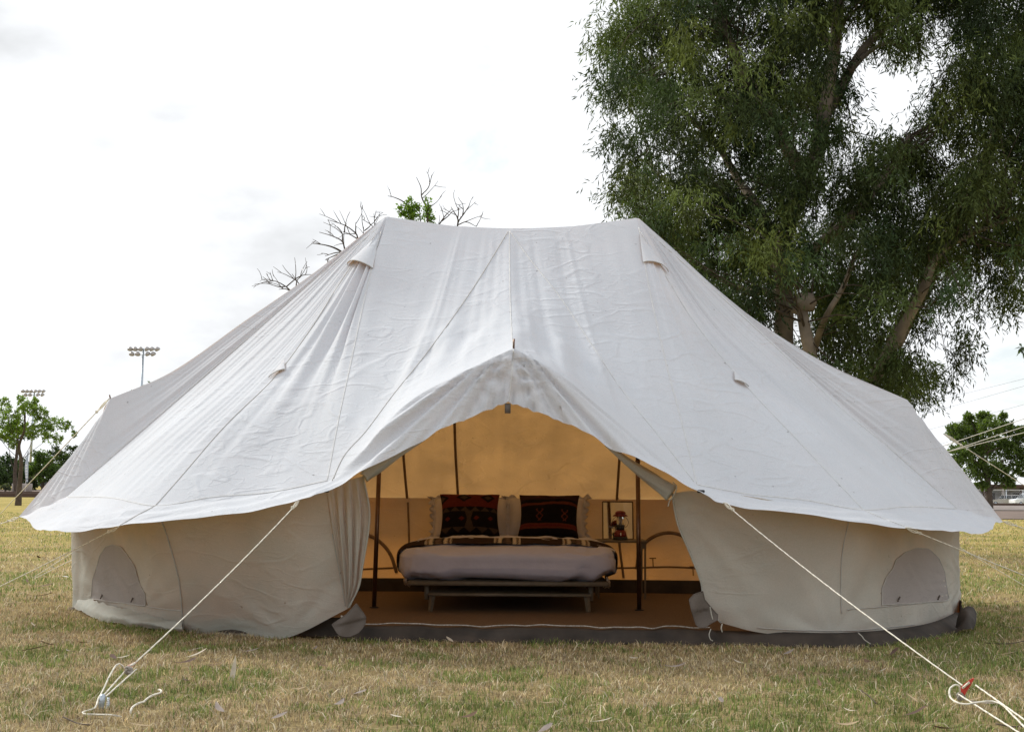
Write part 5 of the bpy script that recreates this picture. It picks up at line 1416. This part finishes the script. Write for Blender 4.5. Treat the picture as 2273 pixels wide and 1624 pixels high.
# chain-link fence
fx0, fz0 = gz(2085, 190); fx1, fz1 = gz(2420, 190)
fzz = gz(2230, 190)[1]
fence = thing('wire_fence', 'tall wire fence with pale top rail in front of the parked cars', 'fence', ((fx0 + fx1) / 2, 190, fzz))
n = 10
for i in range(n):
    xx = fx0 + (fx1 - fx0) * i / (n - 1)
    v, f = tube([(xx, 190, fzz - 0.1), (xx, 190, fzz + 2.1)], 0.04, 6); make('post', v, f, M['galv'], fence)
v, f = tube([(fx0, 190, fzz + 2.1), (fx1, 190, fzz + 2.1)], 0.035, 6); make('top_rail', v, f, M['white'], fence)
wires = []
for i in range(70):
    xx = fx0 + (fx1 - fx0) * i / 70
    wires.append(tube([(xx, 190, fzz), (xx + 1.6, 190, fzz + 2.1)], 0.006, 3, False)); wires.append(tube([(xx + 1.6, 190.01, fzz), (xx, 190.01, fzz + 2.1)], 0.006, 3, False))
v, f = join(*wires); make('wire_mesh', v, f, M['galv'], fence)['kind'] = 'stuff'
strip_far('kerb', 'brown kerb beam under the wire fence', fx0, fx1, 187.5, 188.5, 0.35, M['brown_wall'], fzz)
# gravel bank and dirt strip before the fence (right)
def groundpatch(name, label, pxa, pxb, Y0, Y1, mat, dz, n=24):
    V = []; 
    for i in range(n):
        for j in range(10):
            Y = Y0 + (Y1 - Y0) * j / 9; x = P(pxa + (pxb - pxa) * i / (n - 1), 1100, Y)[0]
            V.append((x, Y + 0.02 * Y0 * (vnoise(np.array([x]), np.array([0.0]), 2.0, 5)[0] - 0.5) * (1 if j == 0 else 0), terrain(x, Y) + dz))
    return tag(make(name, V, gridfaces(n, 10), mat, origin=(0, 0, 0)), label, kind='structure')
groundpatch('dirt_strip', 'bare brown dirt strip beyond the lawn at right', 1500, 2700, 46, 70, M['dirt'], 0.02)
M['gravel'] = simple('gravel', (0.21, 0.175, 0.155), 0.95, var=0.6, scale=2.5, bump=0.6)
groundpatch('gravel_bank', 'pale gravel bank below the wire fence', 1500, 2700, 66, 187, M['gravel'], 0.05)
# overhead power lines
for i, ((xa, ya), (xb, yb)) in enumerate((((2070, 945), (2273, 893)), ((2080, 905), (2273, 852)), ((2090, 880), (2273, 836)), ((2170, 955), (2273, 925)))):
    a = P(xa - 500, ya + (ya - yb) / (xb - xa) * 500, 150); b = P(xb + 260, yb - (ya - yb) / (xb - xa) * 260, 120)
    v, f = tube(sagline(a, b, 0.25, 20), 0.014, 4)
    tag(make('power_line', v, f, M['galv']), ['lowest but one', 'second', 'topmost', 'lowest'][i] + ' thin overhead wire in the sky at right', 'wire', 'overhead wires')

# ------------------------------------------------------------------ lawn grass, blade by blade (one mass)
def blades():
    q = np.random.default_rng(17)
    X, Y, sc = [], [], []
    def zone_(y0, y1, dens, k=0.40, s=1.0):
        area = (y1 ** 2 - y0 ** 2) * k
        n = int(area * dens)
        y = np.sqrt(q.uniform(y0 ** 2, y1 ** 2, n)); x = q.uniform(-1, 1, n) * k * y
        X.append(x); Y.append(y); sc.append(np.full(n, s))
    zone_(5.2, 7.0, 7500); zone_(7.0, 9.8, 6000, s=1.05); zone_(9.8, 12, 2600, s=1.3); zone_(12, 16, 1300, s=1.7); zone_(16, 22, 600, s=2.2); zone_(22, 32, 260, s=2.8); zone_(32, 46, 100, s=3.6)
    def side_(y0, y1, dens, s):                      # beyond the sides of the view, coarser
        n = int((y1 ** 2 - y0 ** 2) * 0.35 * dens)
        y = np.sqrt(q.uniform(y0 ** 2, y1 ** 2, n)); x = q.uniform(0.40, 0.75, n) * y * np.where(q.random(n) < 0.5, -1, 1)
        X.append(x); Y.append(y); sc.append(np.full(n, s))
    side_(5.0, 9.0, 1700, 1.7); side_(9.0, 14.0, 700, 2.2); side_(14, 24, 260, 3.0); side_(24, 46, 60, 4.2)
    x = np.concatenate(X); y = np.concatenate(Y); s = np.concatenate(sc)
    # keep clear of the tent floor
    pg = pp[:, :2]; inside = np.zeros(len(x), bool); j_ = len(pg) - 1
    for i_ in range(len(pg)):
        cnd = ((pg[i_, 1] > y) != (pg[j_, 1] > y)) & (x < (pg[j_, 0] - pg[i_, 0]) * (y - pg[i_, 1]) / (pg[j_, 1] - pg[i_, 1] + 1e-12) + pg[i_, 0])
        inside ^= cnd; j_ = i_
    cl = fnoise(x, y, 0.10, 70)
    keep = ~inside & (q.random(len(x)) < np.clip(1.9 * cl - 0.25, 0.08, 1))
    x, y, s = x[keep], y[keep], s[keep]; n = len(x)
    pat = fnoise(x, y, 0.9, 40) + 0.5 * (fnoise(x, y, 0.16, 44) - 0.5) + 0.05 * np.clip((7.0 - y) / 1.5, 0, 1)
    g = np.clip((pat - 0.45) / 0.13, 0, 1)
    g = np.clip(g * 0.80 + 0.06, 0, 1)
    isg = q.random(n) < g
    st = np.array([0.47, 0.37, 0.205]); st2 = np.array([0.29, 0.21, 0.14]); st3 = np.array([0.52, 0.45, 0.31]); g1 = np.array([0.11, 0.18, 0.045]); g2 = np.array([0.25, 0.26, 0.085])
    u = q.random(n)[:, None]; w = q.random(n)[:, None]
    cs = np.where(w < 0.55, st, np.where(w < 0.8, st2, st3)); cg = g1 * (1 - u) + g2 * u
    clump = 0.45 + 1.1 * fnoise(x, y, 0.055, 90) + 0.25 * np.clip((y - 9) / 6, 0, 1)  # last term lightens far blades: sunlight on the distant lawn put into their colour
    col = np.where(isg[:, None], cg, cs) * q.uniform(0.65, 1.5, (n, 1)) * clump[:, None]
    h = q.uniform(0.010, 0.034, n) * (0.6 + 0.8 * fnoise(x, y, 0.22, 50)) * s ** 0.2 * np.where(isg, 1.15, 1.0)
    wd = q.uniform(0.0024, 0.0050, n) * s
    a = q.uniform(0, 2 * np.pi, n); lean = q.uniform(0.15, 1.5, n) * np.where(isg, 0.7, 1.15)
    lit = q.random(n) < 0.035
    h = np.where(lit, h * 1.5, h); lean = np.where(lit, q.uniform(1.6, 2.6, n), lean); wd = np.where(lit, wd * 1.35, wd)
    col = np.where(lit[:, None], np.array([0.60, 0.52, 0.37]) * q.uniform(0.5, 1.2, (n, 1)), col)
    dx, dy = np.cos(a), np.sin(a); bx, by = -np.sin(a + q.normal(0, .5, n)), np.cos(a)
    z = np.zeros(n) - 0.004
    b0 = np.stack([x - bx * wd / 2, y - by * wd / 2, z], 1); b1 = np.stack([x + bx * wd / 2, y + by * wd / 2, z], 1)
    mx_ = x + dx * h * lean * 0.35; my_ = y + dy * h * lean * 0.35
    m0 = np.stack([mx_ - bx * wd * .4, my_ - by * wd * .4, h * 0.6], 1); m1 = np.stack([mx_ + bx * wd * .4, my_ + by * wd * .4, h * 0.6], 1)
    tp = np.stack([x + dx * h * lean, y + dy * h * lean, h * (1.0 - 0.28 * np.clip(lean - 0.5, 0, 1))], 1)
    V = np.stack([b0, b1, m1, m0, tp], 1).reshape(-1, 3)
    i = np.arange(n)[:, None] * 5
    F = np.concatenate([i + np.array([[0, 1, 2]]), i + np.array([[0, 2, 3]]), i + np.array([[3, 2, 4]])], 1).reshape(-1, 3)
    return V, F, np.repeat(col, 5, 0)
V, F, C = blades()
print('blades', len(V) // 5)
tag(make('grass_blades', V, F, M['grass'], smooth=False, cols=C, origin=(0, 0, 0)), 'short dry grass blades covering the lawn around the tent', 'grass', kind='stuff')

# ------------------------------------------------------------------ fallen leaves and bark
def leafshape(L_, W_, curl, seed, kind):
    q = random.Random(seed); n, m = 9, 5; V = []
    for i in range(n):
        t = i / (n - 1)
        w = (math.sin(math.pi * min(max(t, 0.02), 0.98)) ** 0.75) if kind == 'leaf' else (0.75 + 0.25 * math.sin(t * 7 + seed))
        if kind == 'leaf': w *= (1.1 - 0.35 * t)
        for j in range(m):
            s = j / (m - 1) * 2 - 1
            V.append(((t - 0.5) * L_, s * w * W_ / 2 + 0.10 * W_ * math.sin(t * 5 + seed), curl * (4 * (t - 0.5) ** 2 + 0.0) * L_ + 0.35 * curl * W_ * s * s + 0.006))
    return np.array(V), gridfaces(n, m)
kinds = {'bark': ((0.10, 0.055, 0.04), 0.13, 0.032), 'brown': ((0.17, 0.10, 0.06), 0.12, 0.022), 'tan': ((0.44, 0.33, 0.20), 0.13, 0.025), 'pale': ((0.56, 0.50, 0.40), 0.13, 0.024), 'grey': ((0.30, 0.25, 0.22), 0.11, 0.026), 'white': ((0.75, 0.72, 0.66), 0.05, 0.03)}
protos = {}
for k, (c, L_, W_) in kinds.items():
    for s in range(3):
        V, F = leafshape(L_, W_, 0.02 + 0.04 * s, s * 7 + len(k), 'bark' if k == 'bark' else 'leaf')
        me = bpy.data.meshes.new('fallen_leaf_' + k); me.from_pydata([tuple(v) for v in V], [], [tuple(int(i) for i in f) for f in F]); me.update()
        me.polygons.foreach_set('use_smooth', [True] * len(me.polygons))
        a = me.color_attributes.new('tint', 'FLOAT_COLOR', 'POINT'); a.data.foreach_set('color', np.tile(np.array([*c, 1.0], np.float32), len(V)))
        me.materials.append(M['deadleaf']); protos[(k, s)] = me
KN = {'bark': 'dark brown bark strip', 'brown': 'small brown leaf', 'tan': 'tan dry leaf', 'pale': 'pale bleached leaf', 'grey': 'grey brown leaf', 'white': 'whitish leaf scrap'}
MARKS = [(225, 1575, 'steel peg'), (325, 1555, 'loose rope end'), (262, 1280, 'left mesh window'), (775, 1380, 'left doorway flap'), (1136, 1400, 'middle of the doorway'), (1560, 1355, 'right doorway flap'),
         (2146, 1527, 'red tensioner'), (2035, 1280, 'right mesh window'), (520, 1485, 'leaf standing upright'), (1136, 1624, 'bottom picture edge centre'), (290, 1480, 'left rope tensioner')]
ORD = ['nearest', 'second nearest', 'third nearest', 'fourth nearest', 'fifth nearest', 'sixth nearest', 'seventh nearest', 'eighth nearest', 'ninth nearest', 'tenth nearest', 'eleventh nearest', 'twelfth nearest']
def leaf_label(i):
    px, py, k, _ = spots[i]
    mx_, my_, mn = min(MARKS, key=lambda m: (m[0] - px) ** 2 + (m[1] - py) ** 2)
    order = sorted([j for j in range(len(spots)) if spots[j][2] == k], key=lambda j: (spots[j][0] - mx_) ** 2 + (spots[j][1] - my_) ** 2)
    return KN[k] + ', ' + ORD[min(order.index(i), 11)] + ' of its kind to the ' + mn
spots = [(86, 1439, 'bark', 1.3), (115, 1433, 'bark', 1.2), (126, 1448, 'brown', .6), (34, 1451, 'white', .8), (156, 1447, 'grey', 1), (188, 1428, 'brown', .8), (252, 1459, 'bark', .9), (274, 1458, 'pale', .6), (406, 1472, 'bark', 1.1), (414, 1512, 'bark', 1.0),
         (436, 1454, 'pale', 1.3), (9, 1520, 'white', .8), (73, 1386, 'pale', .7), (117, 1392, 'tan', .6), (89, 1238, 'bark', .9), (146, 1282, 'white', 2.4), (115, 1317, 'tan', .6), (83, 1325, 'bark', 1.6), (433, 1442, 'grey', .9), (497, 1478, 'pale', .6), (478, 1477, 'brown', 1.1), (549, 1506, 'white', .8),
         (487, 1574, 'grey', 1), (556, 1604, 'tan', .7), (982, 1479, 'pale', .9), (959, 1515, 'pale', .7), (749, 1565, 'grey', 1.1), (799, 1538, 'grey', 1), (308, 1610, 'tan', .8), (551, 1447, 'grey', 1.1), (999, 1420, 'pale', .9), (718, 1478, 'brown', .7), (1876, 1610, 'tan', 1.1), (2026, 1551, 'tan', .9), (2031, 1584, 'bark', 1.0),
         (2052, 1461, 'tan', 1.1), (1985, 1447, 'bark', .9), (1926, 1471, 'brown', 1.2), (2157, 1554, 'tan', .9), (2172, 1561, 'grey', 1.2), (2261, 1490, 'bark', .8), (2242, 1395, 'bark', 1.2), (2255, 1336, 'bark', 1.1), (1956, 1489, 'pale', .7), (1932, 1487, 'pale', .6), (2009, 1504, 'tan', .8), (2107, 1619, 'bark', 1),
         (30, 1340, 'grey', 1), (60, 1290, 'brown', 1), (20, 1300, 'brown', 1), (120, 1262, 'grey', 1.2), (100, 1300, 'brown', 1.2), (2210, 1290, 'grey', 1.2), (2240, 1250, 'brown', 1.2), (2180, 1340, 'bark', 1.2), (1410, 1461, 'pale', .8), (1500, 1480, 'grey', 1), (1250, 1490, 'brown', .8), (1330, 1602, 'pale', 1), (1205, 1560, 'tan', .9), (1210, 1618, 'grey', 1),
         (1640, 1470, 'pale', .7), (1700, 1500, 'tan', .8), (1600, 1555, 'grey', .9), (1750, 1450, 'grey', 1), (1820, 1520, 'brown', .8), (880, 1590, 'pale', .7), (1040, 1590, 'brown', .9), (660, 1530, 'tan', .8), (620, 1590, 'grey', .9), (700, 1440, 'grey', .9), (1890, 1578, 'pale', .7), (2240, 1450, 'tan', .8), (2080, 1420, 'brown', 1)]
for i, (px, py, k, s) in enumerate(spots):
    p = G(px, py, 0.028); s *= 0.95 if k in ('pale', 'white', 'tan') else 1.12
    o = bpy.data.objects.new('fallen_leaf' if k not in ('bark',) else 'bark_strip', protos[(k, i % 3)]); COL.objects.link(o)
    o.location = p; o.scale = (s, s, s); o.rotation_euler = (random.uniform(-.3, .3), random.uniform(-.25, .25), random.uniform(0, 6.28))
    tag(o, leaf_label(i), 'bark' if k == 'bark' else 'leaf', k + ' leaf litter on the lawn')
# one leaf standing upright, and sticks
o = bpy.data.objects.new('fallen_leaf', protos[('pale', 2)]); COL.objects.link(o); o.location = G(520, 1492, 0.04); o.rotation_euler = (0.2, R(-78), R(60)); o.scale = (1.3, 1.3, 1)
tag(o, 'pale dry leaf standing upright in the grass left of the doorway', 'leaf')
for pts, lab in (([(2190, 1426), (2230, 1428), (2273, 1422)], 'long thin twig lying in the grass near the right edge'), ([(1910, 1530), (1930, 1545), (1945, 1560)], 'short dark twig lying in the right foreground'), ([(140, 1590), (180, 1606), (200, 1608)], 'thin dark twig lying near the steel peg'), ([(2210, 1605), (2250, 1612), (2290, 1606)], 'dark twig lying at the lower right corner')):
    v, f = tube(spline(np.array([G(x, y, 0.02) for x, y in pts]), 14), 0.003, 5); tag(make('twig', v, f, M['darkbark']), lab, 'twig')
